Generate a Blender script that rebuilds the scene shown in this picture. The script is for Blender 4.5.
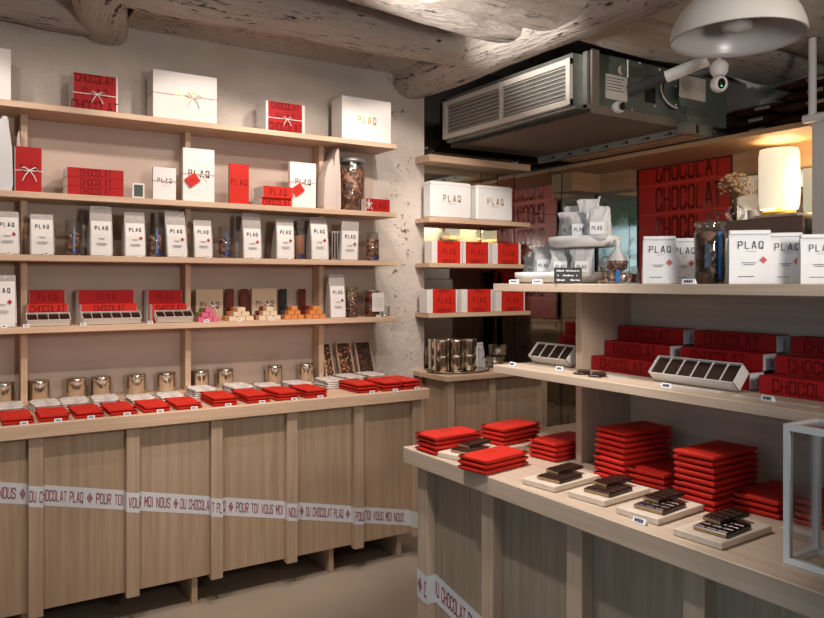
import bpy, math, random
from mathutils import Vector, Matrix, noise
random.seed(7)
for o in list(bpy.data.objects): bpy.data.objects.remove(o, do_unlink=True)
SC = bpy.context.scene
COL = SC.collection
PI = math.pi
H_EYE = 1.53

# ------------------------------------------------------------------ camera
cam_d = bpy.data.cameras.new('camera'); cam = bpy.data.objects.new('camera', cam_d); COL.objects.link(cam)
cam.location = (0, 0, H_EYE); cam.rotation_euler = (PI/2, 0, -math.atan2(.5352, .8447))
cam_d.sensor_width = 36; cam_d.lens = 753/824*36; cam_d.shift_y = -27/824
cam_d.clip_start = .02; SC.camera = cam
SC.view_settings.view_transform = 'Standard'; SC.view_settings.look = 'None'
SC.view_settings.gamma = 1; SC.view_settings.use_curve_mapping = False
SC.view_settings.exposure = 0.3
SC.cycles.use_denoising = True
SC.cycles.max_bounces = 8; SC.cycles.transparent_max_bounces = 16
SC.cycles.caustics_reflective = False; SC.cycles.caustics_refractive = False
SC.cycles.sample_clamp_indirect = 4

# ------------------------------------------------------------------ world and lights
W = bpy.data.worlds.new('sky'); SC.world = W; W.use_nodes = True
W.node_tree.nodes['Background'].inputs[0].default_value = (.52, .78, 1, 1)
W.node_tree.nodes['Background'].inputs[1].default_value = 1.15

def light(kind, name, loc, target, power, col, **kw):
    d = bpy.data.lights.new(name, kind); d.energy = power; d.color = col
    for k, v in kw.items(): setattr(d, k, v)
    o = bpy.data.objects.new(name, d); COL.objects.link(o); o.location = loc
    if target is not None:
        o.rotation_euler = (Vector(target)-Vector(loc)).to_track_quat('-Z', 'Y').to_euler()
    return o
WARM = (1, .86, .77)
for x, y, z, tx, ty, tz, p in [
        (-.15, 3.16, 2.80, -.1, 4.1, 1.7, 25), (.55, 3.16, 2.80, .6, 4.1, 1.7, 25), (1.2, 3.18, 2.80, 1.25, 4.1, 1.7, 25), (1.8, 3.19, 2.80, 1.85, 4.1, 1.7, 25),
        (2.35, 3.20, 2.80, 2.45, 4.1, 1.7, 23), (-.05, 2.66, 2.80, .15, 4.1, 1.5, 12), (.75, 2.66, 2.80, .9, 4.1, 1.5, 12), (1.55, 2.62, 2.80, 1.9, 4.1, 1.5, 12)]:
    light('SPOT', 'ceiling_spot', (x, y, z), (tx, ty, tz), p, WARM, spot_size=math.radians(86), spot_blend=.35, shadow_soft_size=.03)
light('SPOT', 'aisle_spot', (.1, 2.2, 2.75), (.5, 3.5, .6), 62, WARM, spot_size=math.radians(54), spot_blend=.5, shadow_soft_size=.025)
light('SPOT', 'aisle_spot', (1.1, 2.25, 2.75), (1.7, 3.5, .6), 70, WARM, spot_size=math.radians(54), spot_blend=.5, shadow_soft_size=.025)
light('SPOT', 'island_spot', (1.12, 1.95, 2.7), (1.38, 1.8, .9), 85, (1, .92, .86), spot_size=math.radians(46), spot_blend=.4, shadow_soft_size=.03)
light('SPOT', 'island_front_spot', (.8, 1.75, 2.7), (1.45, 1.65, .3), 60, (1, .93, .88), spot_size=math.radians(52), spot_blend=.4, shadow_soft_size=.03)
light('SPOT', 'joist_spot', (.7, 2.55, 2.5), (2.35, 2.95, 2.85), 300, (1, .93, .86), spot_size=math.radians(28), spot_blend=.9, shadow_soft_size=.04)
light('SPOT', 'alcove_spot', (2.3, 2.75, 2.68), (3.05, 4.1, 1.6), 65, WARM, spot_size=math.radians(48), spot_blend=.6, shadow_soft_size=.04)
light('SPOT', 'rear_fill', (2.3, -1.0, 2.85), (2.4, -2.8, 1.3), 120, WARM, spot_size=math.radians(110), spot_blend=.6, shadow_soft_size=.04)  # added lamp, brightens the rear wall only for the mirror reflections
light('AREA', 'room_fill', (2.6, -.3, 2.75), (1.2, 1.0, 0), 14, (1, .88, .80), shape='DISK', size=.6)  # added fill disc that lifts the general room brightness
light('SPOT', 'ceiling_fill', (1.15, -.2, 1.9), (1.3, 2.2, 3.0), 105, (1, .91, .84), spot_size=math.radians(130), spot_blend=.8, shadow_soft_size=.2)  # added upward fill to brighten ceiling and beams

# ------------------------------------------------------------------ pixel <-> place (true planes of the room)
def ray(px, py=282):
    dx = (px-412)/753
    return (dx*.8447+.5352, -dx*.5352+.8447, (282-py)/753)
def onY(px, py, Y): r = ray(px, py); d = Y/r[1]; return Vector((r[0]*d, Y, H_EYE+r[2]*d))
def onX(px, py, X): r = ray(px, py); d = X/r[0]; return Vector((X, r[1]*d, H_EYE+r[2]*d))
def onZ(px, py, Z): r = ray(px, py); d = (Z-H_EYE)/r[2]; return Vector((r[0]*d, r[1]*d, Z))

# ------------------------------------------------------------------ materials
def newmat(name):
    m = bpy.data.materials.new(name); m.use_nodes = True
    return m, m.node_tree.nodes, m.node_tree.links, m.node_tree.nodes['Principled BSDF']
def plain(name, col, rough=.5, metal=0, emit=0, bump=0, bscale=200, var=0, vscale=8, coat=0, spec=.5):
    m, N, L, B = newmat(name)
    B.inputs['Base Color'].default_value = (*col, 1); B.inputs['Roughness'].default_value = rough
    B.inputs['Metallic'].default_value = metal; B.inputs['Coat Weight'].default_value = coat
    B.inputs['Specular IOR Level'].default_value = spec
    if emit: B.inputs['Emission Color'].default_value = (*col, 1); B.inputs['Emission Strength'].default_value = emit
    if var or bump: tc = N.new('ShaderNodeTexCoord')
    if var:
        n = N.new('ShaderNodeTexNoise'); n.inputs['Scale'].default_value = vscale; n.inputs['Detail'].default_value = 5
        r = N.new('ShaderNodeMapRange'); r.inputs[3].default_value = 1-var; r.inputs[4].default_value = 1+var*.6
        h = N.new('ShaderNodeHueSaturation'); h.inputs['Color'].default_value = (*col, 1)
        L.new(tc.outputs['Object'], n.inputs['Vector']); L.new(n.outputs['Fac'], r.inputs[0])
        L.new(r.outputs[0], h.inputs['Value']); L.new(h.outputs[0], B.inputs['Base Color'])
    if bump:
        n2 = N.new('ShaderNodeTexNoise'); n2.inputs['Scale'].default_value = bscale; n2.inputs['Detail'].default_value = 4
        b = N.new('ShaderNodeBump'); b.inputs['Strength'].default_value = bump; b.inputs['Distance'].default_value = .004
        L.new(tc.outputs['Object'], n2.inputs['Vector']); L.new(n2.outputs['Fac'], b.inputs['Height']); L.new(b.outputs[0], B.inputs['Normal'])
    return m
def wood(name, c1, c2, axis, rough=.5, knots=0):
    m, N, L, B = newmat(name)
    tc = N.new('ShaderNodeTexCoord'); mp = N.new('ShaderNodeMapping')
    s = [55, 55, 55]; s[axis] = 2.2; mp.inputs['Scale'].default_value = s
    oi = N.new('ShaderNodeObjectInfo'); ad = N.new('ShaderNodeVectorMath'); ad.operation = 'ADD'
    ml = N.new('ShaderNodeVectorMath'); ml.operation = 'SCALE'; ml.inputs[0].default_value = (3, 5, 7)
    L.new(oi.outputs['Random'], ml.inputs['Scale']); L.new(tc.outputs['Object'], ad.inputs[0]); L.new(ml.outputs[0], ad.inputs[1])
    L.new(ad.outputs[0], mp.inputs['Vector'])
    n = N.new('ShaderNodeTexNoise'); n.inputs['Scale'].default_value = 1; n.inputs['Detail'].default_value = 6; n.inputs['Distortion'].default_value = .6
    mp2 = N.new('ShaderNodeMapping'); s2 = [9, 9, 9]; s2[axis] = .9; mp2.inputs['Scale'].default_value = s2
    w = N.new('ShaderNodeTexWave'); w.inputs['Scale'].default_value = .6; w.inputs['Distortion'].default_value = 7; w.inputs['Detail'].default_value = 3; w.inputs['Detail Scale'].default_value = .7
    w.bands_direction = 'XYZ'[(axis+1) % 3]
    L.new(ad.outputs[0], mp2.inputs['Vector']); L.new(mp2.outputs[0], w.inputs['Vector']); L.new(mp.outputs[0], n.inputs['Vector'])
    mx = N.new('ShaderNodeMath'); mx.operation = 'MULTIPLY_ADD'; mx.inputs[1].default_value = .10
    L.new(w.outputs['Fac'], mx.inputs[0]); L.new(n.outputs['Fac'], mx.inputs[2])
    r = N.new('ShaderNodeValToRGB'); r.color_ramp.elements[0].position = .25; r.color_ramp.elements[1].position = .85
    r.color_ramp.elements[0].color = (*c1, 1); r.color_ramp.elements[1].color = (*c2, 1)
    L.new(mx.outputs[0], r.inputs[0]); L.new(r.outputs[0], B.inputs['Base Color'])
    B.inputs['Roughness'].default_value = rough
    b = N.new('ShaderNodeBump'); b.inputs['Strength'].default_value = .12; b.inputs['Distance'].default_value = .002
    L.new(n.outputs['Fac'], b.inputs['Height']); L.new(b.outputs[0], B.inputs['Normal'])
    return m
def rough_paint(name, base, crack, scale=5, thr=.60, stretch=(1, 1, 1), bd=.03, band=None, tonefine=.55):
    """old thick paint or plaster: uneven tone, dark cracks and flakes, deep bump"""
    m, N, L, B = newmat(name)
    tc = N.new('ShaderNodeTexCoord'); mp = N.new('ShaderNodeMapping'); mp.inputs['Scale'].default_value = stretch
    L.new(tc.outputs['Object'], mp.inputs[0])
    n1 = N.new('ShaderNodeTexNoise'); n1.inputs['Scale'].default_value = scale; n1.inputs['Detail'].default_value = 9; n1.inputs['Roughness'].default_value = .62; n1.inputs['Distortion'].default_value = .8
    n2 = N.new('ShaderNodeTexNoise'); n2.inputs['Scale'].default_value = scale*3.3; n2.inputs['Detail'].default_value = 8; n2.inputs['Roughness'].default_value = .7
    n3 = N.new('ShaderNodeTexNoise'); n3.inputs['Scale'].default_value = 1.3; n3.inputs['Detail'].default_value = 3
    for n in (n1, n2): L.new(mp.outputs[0], n.inputs['Vector'])
    L.new(tc.outputs['Object'], n3.inputs['Vector'])
    tone = N.new('ShaderNodeMapRange'); tone.inputs[1].default_value = .3; tone.inputs[2].default_value = .7; tone.inputs[3].default_value = .72; tone.inputs[4].default_value = 1.15
    tmix = N.new('ShaderNodeMath'); tmix.operation = 'MULTIPLY_ADD'; tmix.inputs[1].default_value = tonefine; L.new(n2.outputs['Fac'], tmix.inputs[0])
    tm2 = N.new('ShaderNodeMath'); tm2.operation = 'MULTIPLY'; tm2.inputs[1].default_value = 1-tonefine; L.new(n3.outputs['Fac'], tm2.inputs[0]); L.new(tm2.outputs[0], tmix.inputs[2])
    L.new(tmix.outputs[0], tone.inputs[0])
    h = N.new('ShaderNodeHueSaturation'); h.inputs['Color'].default_value = (*base, 1); L.new(tone.outputs[0], h.inputs['Value'])
    mul = N.new('ShaderNodeMath'); mul.operation = 'MULTIPLY'; L.new(n1.outputs['Fac'], mul.inputs[0]); L.new(n2.outputs['Fac'], mul.inputs[1])
    r = N.new('ShaderNodeValToRGB'); r.color_ramp.elements[0].position = thr*thr; r.color_ramp.elements[1].position = thr*thr+.03
    L.new(mul.outputs[0], r.inputs[0])
    fac = r.outputs[0]
    if band:                                                  # flaked paint stays in one strip of the wall
        sx = N.new('ShaderNodeSeparateXYZ'); L.new(tc.outputs['Object'], sx.inputs[0])
        d = N.new('ShaderNodeMath'); d.operation = 'SUBTRACT'; L.new(sx.outputs[0], d.inputs[0]); d.inputs[1].default_value = band[0]
        a = N.new('ShaderNodeMath'); a.operation = 'ABSOLUTE'; L.new(d.outputs[0], a.inputs[0])
        q = N.new('ShaderNodeMapRange'); q.inputs[1].default_value = band[1]; q.inputs[2].default_value = band[1]*.3; L.new(a.outputs[0], q.inputs[0])
        f2 = N.new('ShaderNodeMath'); f2.operation = 'MULTIPLY'; L.new(q.outputs[0], f2.inputs[0]); L.new(fac, f2.inputs[1]); fac = f2.outputs[0]
    if not band:                                              # long drying cracks along the timber
        m4 = N.new('ShaderNodeMapping'); m4.inputs['Scale'].default_value = [q_*q_ for q_ in stretch]; L.new(tc.outputs['Object'], m4.inputs[0])
        n4 = N.new('ShaderNodeTexNoise'); n4.inputs['Scale'].default_value = scale*.9; n4.inputs['Detail'].default_value = 7; n4.inputs['Roughness'].default_value = .6; L.new(m4.outputs[0], n4.inputs['Vector'])
        s4 = N.new('ShaderNodeMath'); s4.operation = 'SUBTRACT'; s4.inputs[1].default_value = .5; L.new(n4.outputs['Fac'], s4.inputs[0])
        a4 = N.new('ShaderNodeMath'); a4.operation = 'ABSOLUTE'; L.new(s4.outputs[0], a4.inputs[0])
        r4 = N.new('ShaderNodeMapRange'); r4.inputs[1].default_value = .010; r4.inputs[2].default_value = .002; L.new(a4.outputs[0], r4.inputs[0])
        k4 = N.new('ShaderNodeMapRange'); k4.inputs[1].default_value = .46; k4.inputs[2].default_value = .56; L.new(n1.outputs['Fac'], k4.inputs[0])
        f4 = N.new('ShaderNodeMath'); f4.operation = 'MULTIPLY'; L.new(r4.outputs[0], f4.inputs[0]); L.new(k4.outputs[0], f4.inputs[1])
        f5 = N.new('ShaderNodeMath'); f5.operation = 'MAXIMUM'; L.new(f4.outputs[0], f5.inputs[0]); L.new(fac, f5.inputs[1]); fac = f5.outputs[0]
    mx = N.new('ShaderNodeMix'); mx.data_type = 'RGBA'; L.new(fac, mx.inputs[0]); L.new(h.outputs[0], mx.inputs[6]); mx.inputs[7].default_value = (*crack, 1)
    L.new(mx.outputs[2], B.inputs['Base Color']); B.inputs['Roughness'].default_value = .75
    b = N.new('ShaderNodeBump'); b.inputs['Strength'].default_value = .8; b.inputs['Distance'].default_value = bd
    ad = N.new('ShaderNodeMath'); ad.operation = 'MULTIPLY_ADD'; ad.inputs[1].default_value = .9; L.new(n2.outputs['Fac'], ad.inputs[0]); L.new(n1.outputs['Fac'], ad.inputs[2])
    L.new(ad.outputs[0], b.inputs['Height']); L.new(b.outputs[0], B.inputs['Normal'])
    return m
def thin_glass(name, tint=(1, 1, 1), gloss=.04):
    m, N, L, B = newmat(name); N.remove(B)
    t = N.new('ShaderNodeBsdfTransparent'); t.inputs[0].default_value = (*tint, 1)
    g = N.new('ShaderNodeBsdfGlossy'); g.inputs['Roughness'].default_value = .03
    f = N.new('ShaderNodeFresnel'); f.inputs[0].default_value = 1.45
    a = N.new('ShaderNodeMath'); a.operation = 'ADD'; a.inputs[1].default_value = gloss*.5; L.new(f.outputs[0], a.inputs[0])
    mn = N.new('ShaderNodeMath'); mn.operation = 'MINIMUM'; mn.inputs[1].default_value = .5; L.new(a.outputs[0], mn.inputs[0]); a = mn
    x = N.new('ShaderNodeMixShader'); L.new(a.outputs[0], x.inputs[0]); L.new(t.outputs[0], x.inputs[1]); L.new(g.outputs[0], x.inputs[2])
    L.new(x.outputs[0], N['Material Output'].inputs[0])
    return m
def speckle(name, cols, scale, rough=.5, bump=.6):
    m, N, L, B = newmat(name)
    tc = N.new('ShaderNodeTexCoord'); v = N.new('ShaderNodeTexVoronoi'); v.inputs['Scale'].default_value = scale
    L.new(tc.outputs['Object'], v.inputs['Vector'])
    sp = N.new('ShaderNodeSeparateColor'); L.new(v.outputs['Color'], sp.inputs[0])
    r = N.new('ShaderNodeValToRGB'); r.color_ramp.interpolation = 'CONSTANT'
    el = r.color_ramp.elements
    while len(el) < len(cols): el.new(.5)
    for i, c in enumerate(cols): el[i].position = i/len(cols); el[i].color = (*c, 1)
    L.new(sp.outputs[0], r.inputs[0]); L.new(r.outputs[0], B.inputs['Base Color']); B.inputs['Roughness'].default_value = rough
    b = N.new('ShaderNodeBump'); b.invert = True; b.inputs['Strength'].default_value = bump; b.inputs['Distance'].default_value = .004
    L.new(v.outputs['Distance'], b.inputs['Height']); L.new(b.outputs[0], B.inputs['Normal'])
    return m
def old_mirror():
    m, N, L, B = newmat('antique mirror')
    tc = N.new('ShaderNodeTexCoord'); n = N.new('ShaderNodeTexNoise'); n.inputs['Scale'].default_value = 7; n.inputs['Detail'].default_value = 8; n.inputs['Roughness'].default_value = .65
    L.new(tc.outputs['Object'], n.inputs['Vector'])
    r = N.new('ShaderNodeValToRGB'); e = r.color_ramp.elements
    e[0].position = .28; e[0].color = (.22, .15, .08, 1); e[1].position = .42; e[1].color = (.84, .82, .74, 1)
    L.new(n.outputs['Fac'], r.inputs[0]); L.new(r.outputs[0], B.inputs['Base Color'])
    B.inputs['Metallic'].default_value = 1
    r2 = N.new('ShaderNodeMapRange'); r2.inputs[1].default_value = .35; r2.inputs[2].default_value = .55; r2.inputs[3].default_value = .12; r2.inputs[4].default_value = .02
    L.new(n.outputs['Fac'], r2.inputs[0]); L.new(r2.outputs[0], B.inputs['Roughness'])
    return m

BIRCH1, BIRCH2 = (.50, .34, .22), (.66, .48, .34)
WX, WY, WZ = (wood('birch along '+a, BIRCH1, BIRCH2, i) for i, a in enumerate('xyz'))
PANELW = wood('counter panel wood', (.34, .24, .155), (.50, .37, .26), 2)
BATTEN = wood('counter batten wood', (.38, .275, .19), (.52, .39, .28), 2)
IPANEL = wood('cool lit panel wood', (.30, .235, .17), (.46, .38, .29), 2)  # same wood as the long counter, cooler island light put into the colour
IWY = wood('cool lit birch', (.44, .33, .24), (.60, .48, .37), 1)  # same birch as the wall shelves, tinted for the cooler light here
IWZ = wood('cool lit birch upright', (.44, .33, .24), (.58, .46, .355), 2)  # upright grain of that birch, with the cool light in its tone
OAK = wood('canopy wood', (.42, .25, .13), (.58, .38, .22), 1)
OAKX = wood('canopy wood x', (.42, .25, .13), (.58, .38, .22), 0)
BACKP = plain('shelf back board', (.52, .41, .34), .6, var=.08, vscale=3, bump=.1, bscale=300)
PLASTER = rough_paint('plaster wall', (.62, .56, .50), (.12, .09, .07), 13, .568, bd=.012, band=(2.60, .13), tonefine=.2)
CEILP = rough_paint('ceiling plaster', (.60, .54, .49), (.08, .06, .05), 5, .60, bd=.02)
BEAMX = rough_paint('old painted beam x', (.70, .63, .57), (.05, .04, .035), 15, .560, stretch=(.22, 1, 1), bd=.07)
BEAMY = rough_paint('old painted beam y', (.70, .63, .57), (.05, .04, .035), 15, .560, stretch=(1, .22, 1), bd=.07)
BEAMS = rough_paint('smoother painted beam', (.60, .54, .48), (.04, .03, .03), 10, .60, stretch=(.3, 1, 1), bd=.025)
FLOORM = plain('screed floor', (.36, .30, .235), .35, var=.25, vscale=2.2, bump=.15, bscale=40)
GREYWALL = plain('grey side wall', (.30, .29, .27), .8, var=.1)
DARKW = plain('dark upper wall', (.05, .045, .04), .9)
TEAL = wood('teal painted boards', (.16, .36, .36), (.28, .52, .50), 1)
MIRROR = old_mirror()
WHITE = plain('white card', (.74, .72, .69), .6, bump=.03)
WHITEC = plain('cool white paint', (.78, .79, .78), .4)
CREAM = plain('cream box', (.46, .35, .24), .6)
RED = plain('red paper', (.56, .022, .012), .6, bump=.12, bscale=260, var=.06, vscale=25, spec=.25)
REDD = plain('red card', (.38, .009, .010), .62, bump=.06, bscale=260, spec=.25)
REDI = plain('embossed dark red ink', (.17, .006, .008), .7, spec=.2)
PANELR = plain('red lacquered panel', (.62, .018, .010), .35)
PANELINK = plain('panel lettering', (.26, .02, .012), .12, spec=.8)
PANELEDGE = plain('panel row edge', (.85, .10, .05), .4)
INK = plain('black ink', (.035, .035, .05), .5)
GREYINK = plain('grey small print', (.30, .29, .28), .6)
REDINK = plain('red ink', (.55, .05, .04), .5)
GOLD = plain('gold foil', (.62, .42, .13), .35, .8)
RIBBON = plain('striped ribbon', (.78, .70, .66), .7)
RIBR = plain('red ribbon thread', (.50, .10, .09), .7)
PLAST = plain('frosted plastic', (.40, .37, .345), .25, var=.2, vscale=30, bump=.4, bscale=60)
PAPERB = plain('white paper bag', (.60, .61, .62), .55, bump=.35, bscale=35)
PAPERP = plain('pinkish paper', (.56, .47, .42), .6, bump=.3, bscale=30)
CHOC = plain('dark chocolate', (.028, .011, .007), .3, var=.4, vscale=90)
CHOCR = plain('wrapped red brown bar', (.13, .02, .012), .3)
CHOCB = plain('bar filling edge', (.40, .24, .10), .6, var=.3, vscale=120)
TRAYIN = plain('tray divider', (.78, .74, .68), .5)
SILVER = plain('tin metal', (.74, .68, .58), .16, 1, var=.1)
STEEL = plain('galvanised steel', (.36, .38, .35), .42, .7, var=.25, vscale=14)
ACGREEN = plain('grey green sheet metal', (.16, .19, .16), .5, .3, var=.3, vscale=6)
ACBOT = plain('brown grey insulation', (.19, .155, .125), .8, var=.15, vscale=4)
BLACK = plain('black', (.012, .012, .012), .5)
DARKG = plain('dark rubber foam', (.035, .034, .036), .8)
LENS = plain('glossy black lens', (.01, .01, .012), .08)
LED = plain('green led', (.1, .9, .2), .4, emit=3)
LOUV = plain('louvre beige', (.66, .62, .56), .5)
GLASS = thin_glass('clear glass')
GLASSB = thin_glass('jar glass', (.965, .98, .965), .05)
BAGCLR = thin_glass('clear bag film', (.80, .78, .75), .35)
LID = plain('grey lid', (.28, .28, .27), .35, .6)
BEANS = speckle('cocoa beans', [(.14, .055, .03), (.28, .13, .075), (.42, .22, .14), (.07, .03, .02)], 66)
NIBS = speckle('cocoa nibs', [(.10, .04, .03), (.24, .10, .07), (.45, .28, .18), (.05, .02, .02)], 110)
NUTS = speckle('nut topping', [(.03, .015, .01), (.04, .02, .012), (.48, .24, .09), (.20, .04, .02)], 85)
SEEDS = speckle('seed topping', [(.02, .012, .01), (.03, .015, .01), (.16, .05, .025), (.05, .02, .015)], 95)
POWDER = plain('cocoa powder', (.36, .15, .08), .8)
BLUE = plain('blue wrapper strip', (.015, .13, .36), .3)
NAVY = plain('navy label', (.02, .025, .09), .4)
HONEY = plain('brown spread', (.16, .04, .015), .15)
PINK = plain('pink wrapper', (.62, .13, .22), .5)
GREEN = plain('pistachio wrapper', (.20, .27, .05), .5)
CRM = plain('cream wrapper', (.66, .52, .36), .6)
ORG = plain('orange wrapper', (.60, .22, .06), .5)
DKR = plain('deep red wrapper', (.24, .03, .02), .5)
DKG = plain('slate wrapper', (.07, .065, .07), .5)
MARBLE = speckle('grey printed white paper', [(.70, .66, .62), (.50, .47, .45), (.78, .74, .70), (.62, .58, .55), (.76, .72, .68)], 60, .5, .1)
SHADE = plain('lamp shade fabric', (1, .90, .68), .8, emit=.50, bump=.5, bscale=150)
BULB = plain('lamp bulb', (1, .9, .7), .8, emit=9)
LAMPW = plain('pendant enamel', (.50, .49, .46), .35)
LAMPIN = plain('pendant inside', (.34, .33, .32), .3)
TAUPE = plain('taupe lacquer', (.17, .125, .105), .35)
FLOWER = plain('dried flower', (.72, .52, .30), .8)
STEM = plain('dried stem', (.25, .15, .08), .8)
CERAM = plain('glazed ceramic', (.70, .70, .68), .2)
TAPE = plain('printed tape', (.66, .68, .72), .3)
CREDINK = plain('tape lettering', (.34, .05, .07), .5)
LCD = plain('lcd', (.025, .04, .025), .3)
BOARD = wood('serving board', (.60, .50, .40), (.72, .62, .51), 0)

# ------------------------------------------------------------------ mesh builder
class MB:
    def __init__(s): s.v = []; s.f = []; s.mi = []; s.m = []; s.sm = []
    def add(s, vs, fs, mat, M=None, smooth=False):
        b = len(s.v)
        s.v += [(M @ Vector(v))[:] if M else tuple(v) for v in vs]
        if mat not in s.m: s.m.append(mat)
        k = s.m.index(mat)
        for f in fs: s.f.append([b+i for i in f]); s.mi.append(k); s.sm.append(smooth)
        return s
    def box(s, x0, x1, y0, y1, z0, z1, mat, M=None):
        vs = [(x, y, z) for z in (z0, z1) for x, y in ((x0, y0), (x1, y0), (x1, y1), (x0, y1))]
        return s.add(vs, [(3, 2, 1, 0), (4, 5, 6, 7), (0, 1, 5, 4), (1, 2, 6, 5), (2, 3, 7, 6), (3, 0, 4, 7)], mat, M)
    def cb(s, x0, x1, y0, y1, z0, z1, mat, c=.002, M=None):       # chamfered box
        vs = []
        for z, e in ((z0, c), (z0+c, 0), (z1-c, 0), (z1, c)):
            X0, X1, Y0, Y1 = x0+e, x1-e, y0+e, y1-e
            vs += [(X0+c, Y0, z), (X1-c, Y0, z), (X1, Y0+c, z), (X1, Y1-c, z), (X1-c, Y1, z), (X0+c, Y1, z), (X0, Y1-c, z), (X0, Y0+c, z)]
        fs = [tuple(range(7, -1, -1)), tuple(range(24, 32))]
        for k in range(3):
            for i in range(8):
                j = (i+1) % 8; fs.append((k*8+i, k*8+j, k*8+8+j, k*8+8+i))
        return s.add(vs, fs, mat, M)
    def loft(s, rings, mat, M=None, cap=True, smooth=True, closed=True):
        n = len(rings[0]); vs = [p for r in rings for p in r]; fs = []
        for k in range(len(rings)-1):
            for i in range(n if closed else n-1):
                j = (i+1) % n; fs.append((k*n+i, k*n+j, (k+1)*n+j, (k+1)*n+i))
        s.add(vs, fs, mat, M, smooth)
        if cap:
            s.add(rings[0], [tuple(range(n-1, -1, -1))], mat, M); s.add(rings[-1], [tuple(range(n))], mat, M)
        return s
    def lathe(s, prof, mat, M=None, n=24, cap=True, sx=1, sy=1):
        return s.loft([[(r*sx*math.cos(2*PI*i/n), r*sy*math.sin(2*PI*i/n), z) for i in range(n)] for r, z in prof], mat, M, cap)
    def tube(s, pts, r, mat, n=8):
        pts = [Vector(p) for p in pts]; rings = []
        for i, p in enumerate(pts):
            t = (pts[min(i+1, len(pts)-1)]-pts[max(i-1, 0)]).normalized()
            a = t.cross(Vector((0, 0, 1)));  a = a.normalized() if a.length > .05 else Vector((1, 0, 0))
            b = t.cross(a).normalized(); rr = r[i] if isinstance(r, (list, tuple)) else r
            rings.append([(p+a*rr*math.cos(2*PI*k/n)+b*rr*math.sin(2*PI*k/n))[:] for k in range(n)])
        return s.loft(rings, mat)
    def quad(s, a, b, c, d, mat, M=None): return s.add([a, b, c, d], [(0, 1, 2, 3)], mat, M)
    def build(s, name, parent=None, loc=None, rot=None, bevel=0):
        me = bpy.data.meshes.new(name); me.from_pydata(s.v, [], s.f)
        for m in s.m: me.materials.append(m)
        me.polygons.foreach_set('material_index', s.mi); me.polygons.foreach_set('use_smooth', s.sm); me.update()
        o = bpy.data.objects.new(name, me); COL.objects.link(o)
        if parent is not None: o.parent = parent
        if loc is not None: o.location = loc
        if rot is not None: o.rotation_euler = rot
        if bevel:
            b = o.modifiers.new('bevel', 'BEVEL'); b.width = bevel; b.segments = 2; b.limit_method = 'ANGLE'
        return o
O8 = [(.22, 0), (0, .12), (0, .88), (.22, 1), (.78, 1), (1, .88), (1, .12), (.78, 0), (.22, 0)]
GL = {'O': [O8], '0': [O8], 'Q': [O8, [(.55, .2), (.98, -.06)]], 'C': [[(1, .7)]+[(1, .88), (.78, 1), (.22, 1), (0, .88), (0, .12), (.22, 0), (.78, 0), (1, .12)]+[(1, .3)]],
      'G': [[(1, .7), (1, .88), (.78, 1), (.22, 1), (0, .88), (0, .12), (.22, 0), (.78, 0), (1, .12), (1, .45), (.55, .45)]],
      'H': [[(0, 0), (0, 1)], [(1, 0), (1, 1)], [(0, .5), (1, .5)]], 'L': [[(0, 1), (0, 0), (.9, 0)]], 'A': [[(0, 0), (.42, 1), (.58, 1), (1, 0)], [(.18, .28), (.82, .28)]],
      'T': [[(.5, 0), (.5, 1)], [(0, 1), (1, 1)]], 'P': [[(0, 0), (0, 1), (.78, 1), (1, .88), (1, .6), (.78, .47), (0, .47)]],
      'R': [[(0, 0), (0, 1), (.78, 1), (1, .88), (1, .6), (.78, .47), (0, .47)], [(.5, .47), (1, 0)]],
      'U': [[(0, 1), (0, .12), (.22, 0), (.78, 0), (1, .12), (1, 1)]], 'D': [[(0, 0), (0, 1), (.72, 1), (1, .85), (1, .15), (.72, 0), (0, 0)]],
      'I': [[(.5, 0), (.5, 1)]], 'V': [[(0, 1), (.5, 0), (1, 1)]], 'M': [[(0, 0), (0, 1), (.5, .35), (1, 1), (1, 0)]], 'N': [[(0, 0), (0, 1), (1, 0), (1, 1)]],
      'S': [[(1, .76), (1, .88), (.78, 1), (.22, 1), (0, .88), (0, .64), (.22, .53), (.78, .47), (1, .36), (1, .12), (.78, 0), (.22, 0), (0, .12), (0, .24)]],
      'E': [[(.95, 0), (0, 0), (0, 1), (.95, 1)], [(0, .5), (.8, .5)]], '2': [[(0, .8), (0, .88), (.22, 1), (.78, 1), (1, .88), (1, .62), (0, 0), (1, 0)]],
      '*': [[(.5, .03), (1.0, .5), (.5, .97), (0, .5), (.5, .03)], [(.5, .33), (.68, .5), (.5, .67), (.32, .5), (.5, .33)]]}
def text_w(st, h, wr=.45, gap=.22): return sum((h*(.85 if c == '*' else wr*(.35 if c == 'I' else .6 if c == ' ' else 1))+h*gap) for c in st)-h*gap
def text(mb, st, h, org, u, v, mat, sw=.12, wr=.45, gap=.22, center=True, off=.0006, slant=0, place=None):
    """letters drawn as flat strokes on the plane org + u*x + v*y"""
    u, v, org = Vector(u).normalized(), Vector(v).normalized(), Vector(org); n = u.cross(v)
    x = -text_w(st, h, wr, gap)/2 if center else 0; hw = sw*h/2; y0 = -h/2 if center else 0
    for c in st:
        w = h*(.85 if c == '*' else wr*(.35 if c == 'I' else .6 if c == ' ' else 1))
        for pl in GL.get(c, []):
            for (ax, ay), (bx, by) in zip(pl[:-1], pl[1:]):
                A = Vector((x+ax*w+slant*ay*h, y0+ay*h)); Bq = Vector((x+bx*w+slant*by*h, y0+by*h)); d = (Bq-A)
                if d.length < 1e-6: continue
                d.normalize(); q = Vector((-d.y, d.x))*hw; e = d*hw*.7
                P = [A-e-q, Bq+e-q, Bq+e+q, A-e+q]
                f = (lambda p: org+u*p.x+v*p.y+n*off) if place is None else (lambda p, c0=(A+Bq)/2: place(p, c0))
                mb.quad(*[f(p)[:] for p in P], mat)
        x += w+h*gap
    return mb
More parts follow.
